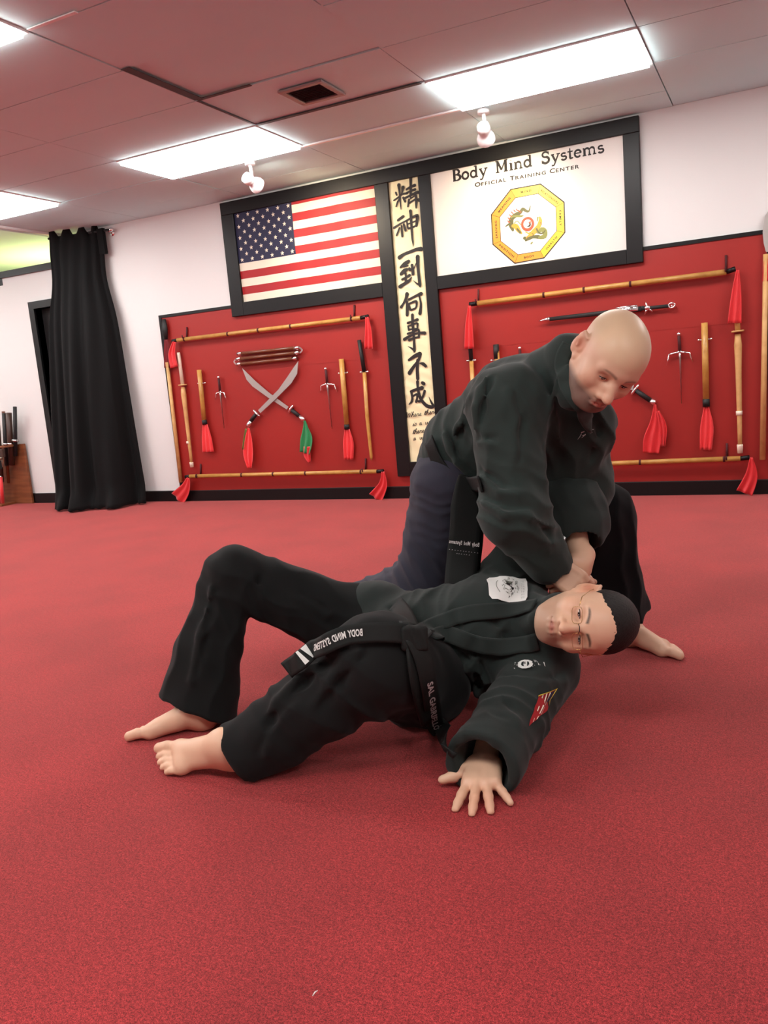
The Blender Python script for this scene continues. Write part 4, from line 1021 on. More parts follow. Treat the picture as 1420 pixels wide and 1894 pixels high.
def face_col(H, base, stub=.6, pink=1., bald=True, brow=.8):
    base = np.array(base)
    def f(v, c):
        q = H.inv(v); x, y, z = q.T; g = lambda cx, cy, cz, r: np.exp(-(((x-cx)**2+(y-cy)**2+(z-cz)**2)/r**2))
        w = np.zeros(len(v))
        red = g(0, .115, -.038, .018)*.8+g(.05, .07, -.03, .022)*.5+g(-.05, .07, -.03, .022)*.5+g(.079, -.01, 0, .03)*.9+g(-.079, -.01, 0, .03)*.9
        red = np.clip(red*pink, 0, 1)[:, None]
        c = c*(1-red)+c*np.array([1.05, .74, .68])*red
        st = np.clip((-.048-z)/.02, 0, 1)*np.clip((y+.02)/.03, 0, 1)*stub; st = np.maximum(st, g(0, .10, -.056, .018)*stub*.9)
        lp = np.clip(1-np.sqrt((x/.025)**2+((z+.071)/.0095)**2), 0, 1)*(y > .085)*1.6; lp = np.clip(lp, 0, 1)
        st = (st*(1-lp))[:, None]; c = c*(1-st)+np.array(srgb(118, 98, 88))*st
        lp = lp[:, None]*.75; c = c*(1-lp)+np.array(srgb(176, 104, 96))*lp
        er = (g(.0895, -.006, -.002, .013)+g(-.0895, -.006, -.002, .013))[:, None]*.75; c = c*(1-er)+c*np.array([.62, .42, .38])*er  # shade of the ear hollows painted into the skin tone
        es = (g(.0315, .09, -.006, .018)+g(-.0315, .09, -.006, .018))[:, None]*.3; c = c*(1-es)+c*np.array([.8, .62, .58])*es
        ax = np.abs(x); bt = np.clip((ax-.012)/.038, 0, 1); bz = .0155+.006*np.sin(bt*PI*.75)-.002*bt
        bw = np.clip(1.25-np.abs(z-bz)/(.0052-.0024*bt), 0, 1)*np.clip((ax-.010)/.004, 0, 1)*np.clip((.052-ax)/.008, 0, 1)*(y > .06)
        bw = (bw*brow)[:, None]; c = c*(1-bw)+np.array(srgb(44, 32, 28))*bw
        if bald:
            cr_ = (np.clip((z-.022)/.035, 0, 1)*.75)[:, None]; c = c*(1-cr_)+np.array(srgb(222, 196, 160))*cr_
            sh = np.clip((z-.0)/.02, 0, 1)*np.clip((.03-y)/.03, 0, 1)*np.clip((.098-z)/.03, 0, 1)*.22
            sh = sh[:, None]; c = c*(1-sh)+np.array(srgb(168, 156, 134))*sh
        return c
    return f
def head_parts(H, par, gaze=(0, 0), openn=.0035, brow=.6):
    s = H.s
    for q in (-1, 1):
        m = MB(); vs = []; fs = []; nU, nV = 14, 6      # almond eye opening on the lid bulge
        def onb(x, z, k=1.02): 
            c = np.array([q*.0315, .0775, -.006]); dx = (x)/.0155; dz = (z)/.0125
            return H(*(c+np.array([x, .0135*math.sqrt(max(0, 1-dx*dx-dz*dz))*k+.0002, z])))
        for j in range(nV+1):
            for i in range(nU+1):
                u = i/nU*2-1; hgt = openn*(1-u*u)**.7; vs.append(onb(u*.0115, -.0015+hgt*(j/nV*2-1)))
        for j in range(nV):
            for i in range(nU): a = j*(nU+1)+i; fs.append((a, a+1, a+nU+2, a+nU+1))
        m.add(vs, fs, 'eyew', True); eye = m.build('eye', par)
        m = MB(); vs = []; cx = gaze[0]*.003; cz = -.0015+gaze[1]*.002
        for i in range(14):
            a = 2*PI*i/14; x = cx+.0052*math.cos(a); z = cz+.0052*math.sin(a); hh = openn*(1-min(1, (x/.0115)**2))**.7
            z = max(-.0015-hh, min(-.0015+hh, z)); vs.append(onb(x, z, 1.05))
        m.add(vs, [tuple(range(14))], 'iris'); m.build('iris', eye)
        m = MB(); m.tube([onb(-.012+.024*i/8, -.0015+openn*(1-abs(i/4-1)**2)**.7+.0006, 1.08) for i in range(9)], .0009*s, 'lash', 6); m.build('eyelashes', par)
def hand(F, Hf, curl, spread=(.16, .04, -.08, -.24), thumb=(( .022, .030, -.008), (.052, .058, -.010), (.078, .070, -.012)), palm=.013, mirror=1., k=.008, curl2=None, flen=1., fat=1.):
    """Hf frame: x=toward thumb, y=toward fingers, z=back of hand"""
    s = Hf.s; mx = mirror
    P = lambda x, y, z: Hf(x*mx, y, z)
    F.add(Cap(P(.0, -.03, 0), P(.0, .02, 0), .026*s, .027*s, Hf.A[2], .72), .02*s)
    F.add(RBox(P(.0, .052, 0), [.029*s, .036*s, .003*s], palm*s, Hf.A), .02*s)
    F.add(Cap(P(.018, .018, -.006), P(.024, .045, -.008), .018*s, .014*s), .015*s)
    base = [(.030, .092, 0), (.010, .097, .002), (-.011, .094, .001), (-.030, .085, -.002)]; L = [(.040, .025, .020), (.045, .028, .021), (.041, .026, .020), (.032, .020, .018)]
    tips = []
    for i in range(4):
        a = spread[i]; cu = curl[i] if hasattr(curl, '__len__') else curl; cs = cu if hasattr(cu, '__len__') else (cu, cu*1.1, cu*.8)
        p = np.array(base[i]); th = 0.; rs = [.0098, .0088, .008, .0072]; rs = [r*fat*(.88 if i == 3 else 1) for r in rs]
        F.add(Cap(P(*(p-np.array([0, .035, 0]))), P(*p), .010*s, rs[0]*1.06*s), k*s)
        for j in range(3):
            th += cs[j]; d = np.array([math.sin(a)*math.cos(th), math.cos(a)*math.cos(th), -math.sin(th)]); q = p+d*L[i][j]*flen
            F.add(Cap(P(*p), P(*q), rs[j]*s, rs[j+1]*s), k*s*.5); p = q
        tips.append((P(*p), d))
    t = thumb; rr = [.0155, .0118*fat, .0102*fat, .0088*fat]
    pts = [np.array((.010, .012, -.004))]+[np.array(q) for q in t]
    for j in range(3): F.add(Cap(P(*pts[j]), P(*pts[j+1]), rr[j]*s, rr[j+1]*s), k*s)
    return tips
def foot(F, Ff, L=.27, side=1, ankle=None):
    """Ff frame: origin at heel bottom, y=toward toes, z=up, x=toward big toe*side"""
    s = Ff.s*L/.27; P = lambda x, y, z: Ff.o+(np.array([x*side, y, z])@Ff.A)*s
    F.add(Ell(P(0, .03, .030), [.031*s, .036*s, .030*s], Ff.A), .03); F.add(Cap(P(0, .05, .075), P(0, .045, .035), .034*s, .032*s), .03)
    F.add(Cap(P(.004, .055, .066), P(.010, .165, .032), .036*s, .024*s, Ff.A[0], 1.0), .03)
    F.add(Cap(P(-.004, .05, .040), P(-.022, .17, .018), .030*s, .018*s), .03)
    F.add(Cap(P(.028, .195, .020), P(-.032, .168, .016), .021*s, .015*s), .025)
    F.add(Cap(P(.012, .12, .035), P(.024, .19, .022), .026*s, .02*s), .02)
    T = [(.029, .200, .257, .0155, .0150), (.007, .205, .250, .0105, .0098), (-.011, .198, .240, .0098, .0090), (-.026, .188, .227, .0092, .0084), (-.039, .172, .210, .0088, .0080)]
    for x, y0, y1, r0, r1 in T:
        z = r0+.001; F.add(Cap(P(x, y0, z+.004), P(x*1.02, (y0+y1)/2+.004, z+.005), r0*s, r0*s), .008); F.add(Cap(P(x*1.02, (y0+y1)/2+.004, z+.005), P(x*1.0, y1, r1), r0*s, r1*s), .004)
    return P
def wrinkle(c, d, wl, amp, rad, d2=None, warp=.6, seed=0.):
    """cloth folds: ridges across direction d, fading from centre c"""
    c = np.array(c, float); d = nrm(d); d2 = nrm(d2) if d2 is not None else nrm(np.cross(d, (.3, .5, .8)))
    def f(p):
        q = p-c; r2 = (q*q).sum(1)/rad**2; w = np.exp(-r2*1.2)
        a = q@d; b = q@d2; ph = a*2*PI/wl+warp*np.sin(b*2*PI/(wl*2.3)+seed)+.9*np.sin(a*2*PI/(wl*2.7)+seed*1.7)
        return -amp*w*(1-2*np.abs(np.sin(ph*.5))**.8+.2)
    return f
def soft_noise(amp, wl, seed=0.):
    rs = np.random.RandomState(int(seed*10)+3); K = rs.randn(5, 3); K /= np.linalg.norm(K, axis=1)[:, None]; ph = rs.rand(5)*6
    def f(p):
        o = 0
        for i in range(5): o = o+np.sin((p@K[i])*2*PI/(wl*(.7+.25*i))+ph[i]+1.3*np.sin((p@K[(i+2) % 5])*2*PI/(wl*1.9)))
        return o*amp/3
    return f
def project(field, p, it=8):
    p = np.array(p, float).reshape(-1, 3)
    for _ in range(it):
        d = field(p); e = 1e-3
        g = np.stack([field(p+np.eye(3)[k]*e)-field(p-np.eye(3)[k]*e) for k in range(3)], 1)/(2*e); g /= np.linalg.norm(g, axis=1)[:, None]+1e-9
        p = p-g*np.clip(d, -.05, .05)[:, None]
    return p, g
def raymarch(field, px, py, z0=1.2, z1=5.):
    """first point of a solid met along a sight line, to seat patches and belts on cloth"""
    px = np.atleast_1d(px).astype(float); py = np.atleast_1d(py).astype(float)
    d = np.stack([ray(a, b) for a, b in zip(px, py)]); d /= np.linalg.norm(d, axis=1)[:, None]; t = np.full(len(px), z0)
    for _ in range(90):
        v = field(CAM+d*t[:, None]); t = np.minimum(t+v*.7, z1)
    return CAM+d*t[:, None]
def surf_patch(field, quad, n, m, off, mat, name, parent, marks=None, rounded=0.):
    """cloth patch lying on a surface; quad = 4 surface points (TL, TR, BR, BL)"""
    q = [np.array(a, float) for a in quad]
    def S(u, v): return (q[0]*(1-u)*(1-v)+q[1]*u*(1-v)+q[2]*u*v+q[3]*(1-u)*v)
    def on(uv, o): 
        P = np.array([S(a, b) for a, b in uv]); P, g = project(field, P, 6); return P+g*o
    uv = []
    for j in range(m+1):
        for i in range(n+1):
            u, v = i/n, j/m
            if rounded:
                du, dv = min(u, 1-u), min(v, 1-v)
            uv.append((u, v))
    P = on(uv, off); fs = []
    for j in range(m):
        for i in range(n):
            if rounded and (i in (0, n-1)) and (j in (0, m-1)):
                a = j*(n+1)+i; c = [a, a+1, a+n+2, a+n+1]; k = {(0, 0): 0, (n-1, 0): 1, (n-1, m-1): 2, (0, m-1): 3}[(i, j)]
                fs.append([c[x] for x in range(4) if x != k]); continue
            a = j*(n+1)+i; fs.append((a, a+1, a+n+2, a+n+1))
    b = MB(); b.add(P, fs, mat, True)
    return b, on
def strip_path(field, pts, width, off=.003, thick=.004, n=40, widthdir=None, project_=True):
    """belt following surface points; returns (left, right, centre) rows"""
    pts = np.array(pts, float); t = np.linspace(0, len(pts)-1, n+1); C_ = []
    for a in t:
        i = min(int(a), len(pts)-2); f = a-i; p0, p1, p2, p3 = pts[max(i-1, 0)], pts[i], pts[i+1], pts[min(i+2, len(pts)-1)]
        C_.append(.5*((2*p1)+(-p0+p2)*f+(2*p0-5*p1+4*p2-p3)*f*f+(-p0+3*p1-3*p2+p3)*f**3))
    return np.array(C_)
class Strip:
    """flat band: centre line + normals; maps (s,t) to a point"""
    def __init__(s, C_, N, w):
        N = N.copy()
        for _ in range(25): N[1:-1] = (N[:-2]+2*N[1:-1]+N[2:])/4
        N /= np.linalg.norm(N, axis=1)[:, None]
        s.C = C_; s.N = N; s.w = w; T = np.gradient(C_, axis=0); T /= np.linalg.norm(T, axis=1)[:, None]; s.B = np.cross(N, T); s.B /= np.linalg.norm(s.B, axis=1)[:, None]
    def pt(s, a, b, o=0.):
        a = np.clip(a, 0, 1)*(len(s.C)-1); i = np.minimum(a.astype(int), len(s.C)-2); f = (a-i)[:, None]
        c = s.C[i]*(1-f)+s.C[i+1]*f; B = s.B[i]*(1-f)+s.B[i+1]*f; N = s.N[i]*(1-f)+s.N[i+1]*f
        w = s.w if not hasattr(s.w, '__len__') else (np.array(s.w)[i]*(1-f[:, 0])+np.array(s.w)[i+1]*f[:, 0])
        return c+B*(np.asarray(b)*w/2)[:, None]+N*o
    def mesh(s, mat, th=.005, name='belt', parent=None, wave=None, extra=None):
        n = len(s.C)-1; m_ = 6; rows = []
        for o in (0, th):
            for j in range(m_+1): rows.append(s.pt(np.linspace(0, 1, n+1), np.full(n+1, j/m_*2-1.), o+.0*0))
        vs = np.concatenate(rows); fs = []; W_ = n+1; K = m_+1
        for j in range(m_):
            for i in range(n):
                a = j*W_+i; fs.append((a, a+1, a+W_+1, a+W_)); a += K*W_; fs.append((a, a+W_, a+W_+1, a+1))
        for i in range(n):
            fs.append((i, K*W_+i, K*W_+i+1, i+1)); a = m_*W_+i; fs.append((a, a+1, K*W_+a+1, K*W_+a))
        for j in range(m_):
            a = j*W_; fs.append((a, a+W_, K*W_+a+W_, K*W_+a)); a += n; fs.append((a, K*W_+a, K*W_+a+W_, a+W_))
        b = MB(); b.add(vs, fs, mat, True); 
        o = b.build(name, parent); return o
    def text(s, txt, s0, s1, h, mat, name, parent, o=.0065, mirror=True, across=False, b0=-.35, off=.02):
        v, f = text_mesh(txt, 1., offset=off, space=1.05); v = v/np.array([v[:, 0].max(), .72]); 
        if across:      # text runs across the band
            a = s0+(s1-s0)*v[:, 1]; b = (b0+(-b0-b0)*v[:, 0])
        else:
            a = s0+(s1-s0)*v[:, 0]; b = b0+h*v[:, 1]
        P = s.pt(a, b, o); m_ = MB(); m_.add(P, [tuple(q) for q in f], mat); return m_.build(name, parent)
# ================= the two men =================
P3 = lambda x, y, z: at(x, y, z)
CR, CU, CC = RX, UX, -WX           # picture right, up, towards the viewer (only to measure poses)
def vec(a, b, c): return nrm(CR*a+CU*b+CC*c)
HS = 1.12
mid = lambda a, b, t=.5: a*(1-t)+b*t
SKIN_T = np.array(srgb(218, 178, 150)); SKIN_U = np.array(srgb(224, 184, 154))
# ---------- man lying on the carpet ----------
U = {k: P3(*v) for k, v in dict(pel=(735,1205,2.72), hR=(690,1165,2.80), hL=(778,1255,2.56), kR=(432,1066,2.70), kL=(696,1226,2.24), aR=(352,1296,2.66), aL=(455,1392,2.30),
     waist=(790,1190,2.68), ch=(905,1170,2.60), sR=(925,1095,2.75), sL=(1000,1240,2.48), eL=(948,1328,2.27), wL=(893,1412,2.085), eR=(1052,945,2.74), wR=(1076,1040,2.62), nk=(985,1160,2.50), hd=(1082,1148,2.33)).items()}
uke = empty('person', (U['pel'][0], U['pel'][1], 0), 'person lying on his back in black uniform, with short dark hair', 'person')
HU = Frame(P3(1089, 1149, 2.33), vec(0, -1, -.05), vec(-.42, -.04, .90), vec(.91, 0, .42), HS)
HU.A[0] = nrm(np.cross(HU.A[1], HU.A[2])); HU.A[1] = nrm(np.cross(HU.A[2], HU.A[0]))
B = Field()
head(B, HU)
B.add(Cap(HU(0, -.02, -.05), U['nk']*.6+U['ch']*.4, .062, .075), .03)
B.add(Cap(U['nk'], U['ch'], .09, .12), .04).add(Cap(U['ch'], U['waist'], .13, .12), .04).add(Cap(U['waist'], U['pel'], .12, .13), .04)
B.add(Cap(U['sR'], U['sL'], .065, .065), .04)
for a, b, r0, r1 in (('sR', 'eR', .055, .045), ('sL', 'eL', .055, .045), ('hR', 'kR', .085, .06), ('kR', 'aR', .06, .042), ('hL', 'kL', .085, .06), ('kL', 'aL', .06, .042), ('hR', 'hL', .10, .10)):
    B.add(Cap(U[a], U[b], r0, r1), .03)
# left hand spread flat on the carpet, fingers to the viewer
wr = U['wL']
def floor_pt(x, y, z=0.): a, b = onz(x, y, z); return np.array([a, b, z])
w0 = floor_pt(897, 1412, .035); fdir = nrm(floor_pt(878, 1500, .01)-floor_pt(893, 1420, .01)); fdir[2] = -.10; fdir = nrm(fdir)
bk = nrm(np.array([0, 0, 1.])-fdir*fdir[2]); th = np.cross(fdir, bk); 
if th@CR > 0: th = -th
HL_ = Frame(w0+np.array([0, 0, .010]), th, fdir, bk, 1.2); HL_.A = np.stack([th, fdir, bk])
hand(B, HL_, [(.20, .1, .05)]*4, spread=(.30, .05, -.18, -.62), thumb=((.040, .034, -.006), (.064, .050, -.010), (.088, .058, -.014)), palm=.010, k=.010, flen=.80, fat=1.12)
wrb = HL_(0, -.055, .004); B.add(Cap(wrb, HL_(0, .0, -.002), .029, .027, bk, .85), .02); B.add(Cap(U['eL'], wrb, .042, .030), .02)
for kx_ in (.027, .009, -.010, -.027): B.add(Cap(HL_(kx_*.6, .03, .006), HL_(kx_, .088, .004), .006, .0115), .012)
# right forearm and fist
B.add(Cap(U['eR'], U['wR'], .047, .033), .02)
hd_ = nrm(P3(1050, 1078, 2.60)-U['wR'])
HR_ = Frame(U['wR'], vec(-.8, .5, .4), hd_, vec(.5, .3, .8), 1.05); HR_.A[0] = nrm(np.cross(HR_.A[1], HR_.A[2])); HR_.A[2] = nrm(np.cross(HR_.A[0], HR_.A[1]))
hand(B, HR_, [(.9, 1.3, .9)]*4, spread=(.08, .02, -.03, -.08), thumb=((.030, .035, -.015), (.030, .062, -.030), (.010, .075, -.035)), k=.006)
# feet
def foot_frame(heel, toe, roll=0., up=None):
    y = nrm(toe-heel); z = nrm(np.array([0, 0, 1.])-y*y[2]) if up is None else nrm(up-y*(up@y)); x = np.cross(y, z)
    c, s_ = math.cos(roll), math.sin(roll); return Frame(heel, x*c+z*s_, y, z*c-x*s_, 1.)
hR = floor_pt(402, 1345); tR = floor_pt(236, 1364)
FR_ = foot_frame(hR, tR); foot(B, FR_, .285, -1 if (FR_.A[0]@CC) < 0 else 1)
B.add(Cap(U['aR'], FR_.o+np.array([0, 0, .07])+FR_.A[1]*.05, .042, .038), .03)
hL = floor_pt(462, 1425); tL = floor_pt(276, 1420)
ctr = hL*.45+tL*.55; tL = ctr+(tL-ctr)*1.; FL_ = foot_frame(hL, tL, 0., np.array([0, 0, 1.])+CC*.55); FL_.o = FL_.o+np.array([0, 0, .022])
sideL = 1 if (FL_.A[0]@CC) < 0 else -1
foot(B, FL_, .30, sideL)
B.add(Cap(U['aL'], FL_.o+FL_.A[2]*.07+FL_.A[1]*.05, .042, .040), .03)
B.cut(Plane((0, 0, .002), (0, 0, -1)), .002)
fcU = face_col(HU, SKIN_U, .4, .8, False, .9)
def colU(v):
    c = np.tile(SKIN_U, (len(v), 1)); q = HU.inv(v); far = (np.abs(q) > .16).any(1); c2 = fcU(v, c); c = np.where(far[:, None], c, c2)
    for tip in (HL_(0, .17, 0),):
        w = np.exp(-((v-HL_(0, .15, 0))**2).sum(1)/.05**2)[:, None]*.35; c = c*(1-w)+c*np.array([1.05, .72, .68])*w
    w = np.exp(-((v-tL)**2).sum(1)/.05**2)[:, None]*.3+np.exp(-((v-tR)**2).sum(1)/.05**2)[:, None]*.3; c = c*(1-w)+c*np.array([1.02, .75, .7])*w
    return c
lo, hi = bounds(B)
bodyU = sdf_obj('body', B, lo, hi, .0030, 'skin', uke, colU)
head_parts(HU, uke, (0, -.5), .0024)
# nails on the spread hand and near foot
# hair: cranium shell above the hairline
Hh = Field(); s = HU.s
Hh.add(Ell(HU(0, -.014, .034), [.0800*s, .1020*s, .0890*s], HU.R()), 0); Hh.add(Ell(HU(0, .022, .045), [.0690*s, .0690*s, .0640*s], HU.R()), .03)
Hh.cut(HairCut(HU, lambda x, y, z: np.minimum(-(z-.060-(y-.085)*.25-.010*np.cos(np.clip(x/.06, -1, 1)*PI))*.9, np.maximum(y-.020-(z-.02)*.55, -(z+.012+.35*y)-.03))), .006)
for q in (-1, 1): Hh.sub(Ell(HU(q*.084, -.004, -.016), [.022*s, .024*s, .038*s], HU.R()), .006)
Hh.fold(soft_noise(.0006, .009, 2))
lo, hi = bounds(Hh, .01); sdf_obj('hair', Hh, lo, hi, .0023, 'hair', uke, it=2)
# glasses
g = empty('glasses', HU(0, .12, 0), 'thin gold rimmed rectangular glasses on the face of the lying man', 'glasses')
m = MB(); m2 = MB()
for q in (-1, 1):
    ring = []
    for i in range(25):
        a = 2*PI*i/24; cx_, cz_ = math.cos(a), math.sin(a); sx = abs(cx_)**.5*(1 if cx_ > 0 else -1); sz = abs(cz_)**.5*(1 if cz_ > 0 else -1)
        ring.append(HU(q*.0325+.0205*sx, .1120-.004*abs(q*.0325+.0205*sx)/.05-.10*(max(0, abs(q*.0325+.0205*sx)-.02))**1.3, -.008+.0125*sz))
    m.tube(ring, .0006*s, 'gold', 6, cap=False); c = sum(ring[:-1])/24
    m2.add([c]+ring[:-1], [(0, i+1, (i+1) % 24+1) for i in range(24)], 'lensg', True)
    m.tube([HU(q*.056, .108, -.002), HU(q*.075, .085, .0), HU(q*.082, .02, .008), HU(q*.082, -.01, .012)], .0009*s, 'gold', 6)
m.tube([HU(-.012, .1120, -.004), HU(-.005, .116, -.001), HU(.005, .116, -.001), HU(.012, .1120, -.004)], .0009*s, 'lash', 6)
m.build('wire_frame', g); m2.build('lens', g)
def crease(fld, lines, r=.007, k=.022):
    ops = []
    for ln in lines:
        P = raymarch(fld, [q[0] for q in ln], [q[1] for q in ln]); sg = []
        for i in range(len(P)-1):
            if np.linalg.norm(P[i+1]-P[i]) < .25:
                n_ = nrm(CC+CU*.2); a0 = r*(.25 if i == 0 else 1); a1 = r*(.25 if i == len(P)-2 else 1)
                ops.append(('-', Cap(P[i]+n_*r*.2, P[i+1]+n_*r*.2, a0, a1), k)); up_ = np.cross(nrm(P[i+1]-P[i]), n_)*.018
                ops.append(('+', Cap(P[i]+up_-n_*.004, P[i+1]+up_-n_*.004, a0*.6, a1*.9), k*1.3))
    fld.ops += ops
# ---- trousers ----
T = Field()
aRh = U['aR']+np.array([0, 0, -.01]); shR = nrm(aRh-U['kR']); aLh = U['aL']; shL = nrm(aLh-U['kL'])
T.add(Cap(U['pel'], U['hR'], .15, .14), .05).add(Cap(U['pel'], U['hL'], .15, .14), .05)
T.add(Cap(U['hR'], U['kR'], .140, .090), .06).add(Cap(U['hL'], U['kL'], .150, .128), .06)
T.add(Cap(U['kR'], aRh+shR*.01, .094, .108, CC, .92), .05).add(Cap(U['kL'], aLh, .128, .100), .06)
T.add(Cap(mid(U['kR'], aRh, .6), P3(378, 1330, 2.64), .10, .105), .05); T.sub(LCut(P3(368, 1316, 2.63), vec(-.36, -.92, .12), .24), .006)
T.sub(Cap(aLh-shL*.05, aLh+shL*.2, .060, .088), .006); T.sub(LCut(aLh+shL*.02, shL, .2), .006)
T.cut(Plane((0, 0, .004), (0, 0, -1)), .01)
hk = nrm(U['hR']-U['kR'])
T.fold(wrinkle(mid(U['hR'], U['kR'], .75), nrm(hk*.45+CU*.9), .095, .007, .24, hk, .9, 1.)).fold(wrinkle(mid(U['hR'], U['kR'], .2), nrm(hk*.3+CU*.8+CC*.3), .085, .008, .20, hk, .9, 3.))
T.fold(wrinkle(mid(U['kR'], U['aR'], .55), nrm(CR+shR*.25), .075, .006, .24, shR, .7, 2.)).fold(wrinkle(U['kR']-CU*.10, nrm(hk-shR), .045, .006, .12, None, .7, 5.))
T.fold(wrinkle(mid(U['kL'], U['aL'], .25), nrm(CU*.8+CR*.55), .12, .010, .24, shL, .9, 4.)).fold(wrinkle(mid(U['kL'], U['aL'], .8), nrm(CU*.6+CR*.7), .085, .006, .16, shL, .8, 6.))
T.fold(wrinkle(mid(U['hL'], U['kL'], .4), nrm(CR*.9+CU*.3), .075, .010, .2, None, .8, 7.)).fold(soft_noise(.0035, .12, 1))
crease(T, [[(478, 1070), (458, 1150), (452, 1210), (466, 1260)], [(640, 1196), (560, 1262), (505, 1325)], [(672, 1212), (625, 1262), (590, 1310)], [(560, 1100), (610, 1130), (655, 1165)], [(400, 1090), (378, 1180), (362, 1260)], [(480, 1390), (500, 1340), (540, 1300)]])
lo, hi = bounds(T); sdf_obj('trousers', T, lo, hi, .0062, 'pants', uke)
# ---- jacket ----
J = Field()
dn = nrm(U['waist']-U['ch'])
J.add(Cap(U['ch'], U['waist'], .175, .165, None), .05).add(Cap(U['waist'], mid(U['waist'], U['pel'], .9), .168, .172), .05)
J.add(Cap(mid(U['sR'], U['sL'], .12), mid(U['sR'], U['sL'], .88), .125, .125), .06).add(Cap(U['ch'], mid(U['sR'], U['sL'], .5), .17, .14), .05)
J.add(Cap(U['nk']-dn*.0, mid(U['nk'], U['ch'], .6), .095, .13), .04)
J.add(Cap(U['sR'], U['eR'], .110, .120), .05).add(Cap(U['eR'], mid(U['eR'], U['wR'], .35), .118, .105), .04)
e1 = P3(1100, 968, 2.70); J.add(Cap(U['eR'], e1, .09, .045), .03)
J.add(Cap(U['sL'], U['eL'], .108, .090), .05).add(Cap(U['eL'], U['wL'], .092, .104, np.array([0, 0, 1.]), .92), .04)
shirt = nrm(mid(U['pel'], U['hR'])-U['waist'])
# skirt flaps of the jacket below the belt
J.add(Cap(U['pel'], mid(U['pel'], U['hR'], .9)+CU*.03, .155, .15), .04)
J.add(Cap(mid(U['pel'], U['hL'], .3), mid(U['pel'], U['hL'], .8), .155, .15), .04)
wd = nrm(U['wL']-U['eL']); J.sub(Cap(U['wL']-wd*.12, U['wL']+wd*.2, .060, .096, np.array([0, 0, 1.]), .92), .006); J.sub(LCut(U['wL']+wd*.02, nrm(wd+CU*.1), .2), .006)
fr_ = nrm(U['wR']-U['eR']); J.sub(Cap(U['eR']+fr_*.01, U['wR']+fr_*.1, .060, .085), .006)
J.add(Cap(U['nk'], HU(0, -.03, -.085), .088, .074), .03); J.add(Cap(mid(U['nk'], U['ch'], .1)+CC*.04, HU(0, .02, -.135), .05, .022), .03)
J.cut(Plane((0, 0, .004), (0, 0, -1)), .01)
J.fold(wrinkle(mid(U['ch'], U['waist'], .35), nrm(dn*.75+CU*.75), .085, .010, .24, None, .9, 1.)).fold(wrinkle(mid(U['ch'], U['waist'], .8), nrm(dn+CU*.1), .050, .008, .18, CU, .9, 2.))
J.fold(wrinkle(U['eL'], nrm(wd+CR*.2), .060, .011, .12, CR, .6, 3.)).fold(wrinkle(mid(U['eL'], U['wL'], .8), nrm(CR), .09, .006, .12, wd, .6, 4.)).fold(wrinkle(U['eR'], nrm(CR+CU*.3), .055, .005, .14, CU, .7, 5.))
J.fold(wrinkle(mid(U['sR'], U['ch']), nrm(CR*.8+CU*.6), .07, .008, .16, None, .8, 6.)).fold(soft_noise(.0035, .10, 5))
crease(J, [[(835, 1136), (868, 1190), (905, 1262)], [(795, 1205), (832, 1262), (850, 1318)], [(905, 1142), (935, 1180), (985, 1200)], [(895, 1292), (935, 1300), (968, 1345)], [(862, 1330), (905, 1318), (940, 1330)], [(700, 1140), (722, 1128), (745, 1142)], [(870, 1225), (890, 1280), (885, 1320)], [(930, 1250), (985, 1262), (1040, 1250)]])
lo, hi = bounds(J); sdf_obj('jacket', J, lo, hi, .0062, 'giu', uke)
UALL = Field(); UALL.ops = T.ops[:]; UALL.disp = []
class Both:
    def __init__(s, *f): s.f = f
    def __call__(s, p): 
        d = s.f[0](p)
        for q in s.f[1:]: d = np.minimum(d, q(p))
        return d
UB = Both(T, J, lambda p: p[:, 2]-.004)
def steady(P, Q, lim=.02):      # keep a band from jumping to what lies behind the cloth
    z = (P-CAM)@WX; z = z.copy()
    for i in range(1, len(z)): z[i] = min(z[i], z[i-1]+lim)
    return np.stack([at(q[0], q[1], zz) for q, zz in zip(Q, z)])
def on_path(field, px, dz=0., n=48, off=.004, smooth=3):
    px = np.array(px, float); t = np.linspace(0, len(px)-1, n+1); Q = []
    for a in t:
        i = min(int(a), len(px)-2); f = a-i; p0, p1, p2, p3 = px[max(i-1, 0)], px[i], px[i+1], px[min(i+2, len(px)-1)]
        Q.append(.5*((2*p1)+(-p0+p2)*f+(2*p0-5*p1+4*p2-p3)*f*f+(-p0+3*p1-3*p2+p3)*f**3))
    Q = np.array(Q); P = raymarch(field, Q[:, 0], Q[:, 1]); e = 4e-3; P = steady(P, Q)
    g_ = np.stack([field(P+np.eye(3)[k]*e)-field(P-np.eye(3)[k]*e) for k in range(3)], 1); g_ /= np.linalg.norm(g_, axis=1)[:, None]+1e-9
    for _ in range(smooth*4):
        g_[1:-1] = (g_[:-2]+g_[1:-1]*2+g_[2:])/4; P[1:-1] = (P[:-2]+P[1:-1]*2+P[2:])/4
    g_ /= np.linalg.norm(g_, axis=1)[:, None]
    for _ in range(8):
        sh_ = np.clip(.006-np.minimum(field(P), np.minimum(field(P+np.cross(g_, np.gradient(P, axis=0)/np.linalg.norm(np.gradient(P, axis=0), axis=1)[:, None])*.02), field(P-np.cross(g_, np.gradient(P, axis=0)/np.linalg.norm(np.gradient(P, axis=0), axis=1)[:, None])*.02))), 0, .02)
        sh_[1:-1] = (sh_[:-2]+sh_[1:-1]*2+sh_[2:])/4
        P = P+nrm(CC)*sh_[:, None]*.9
    return P+g_*off, g_
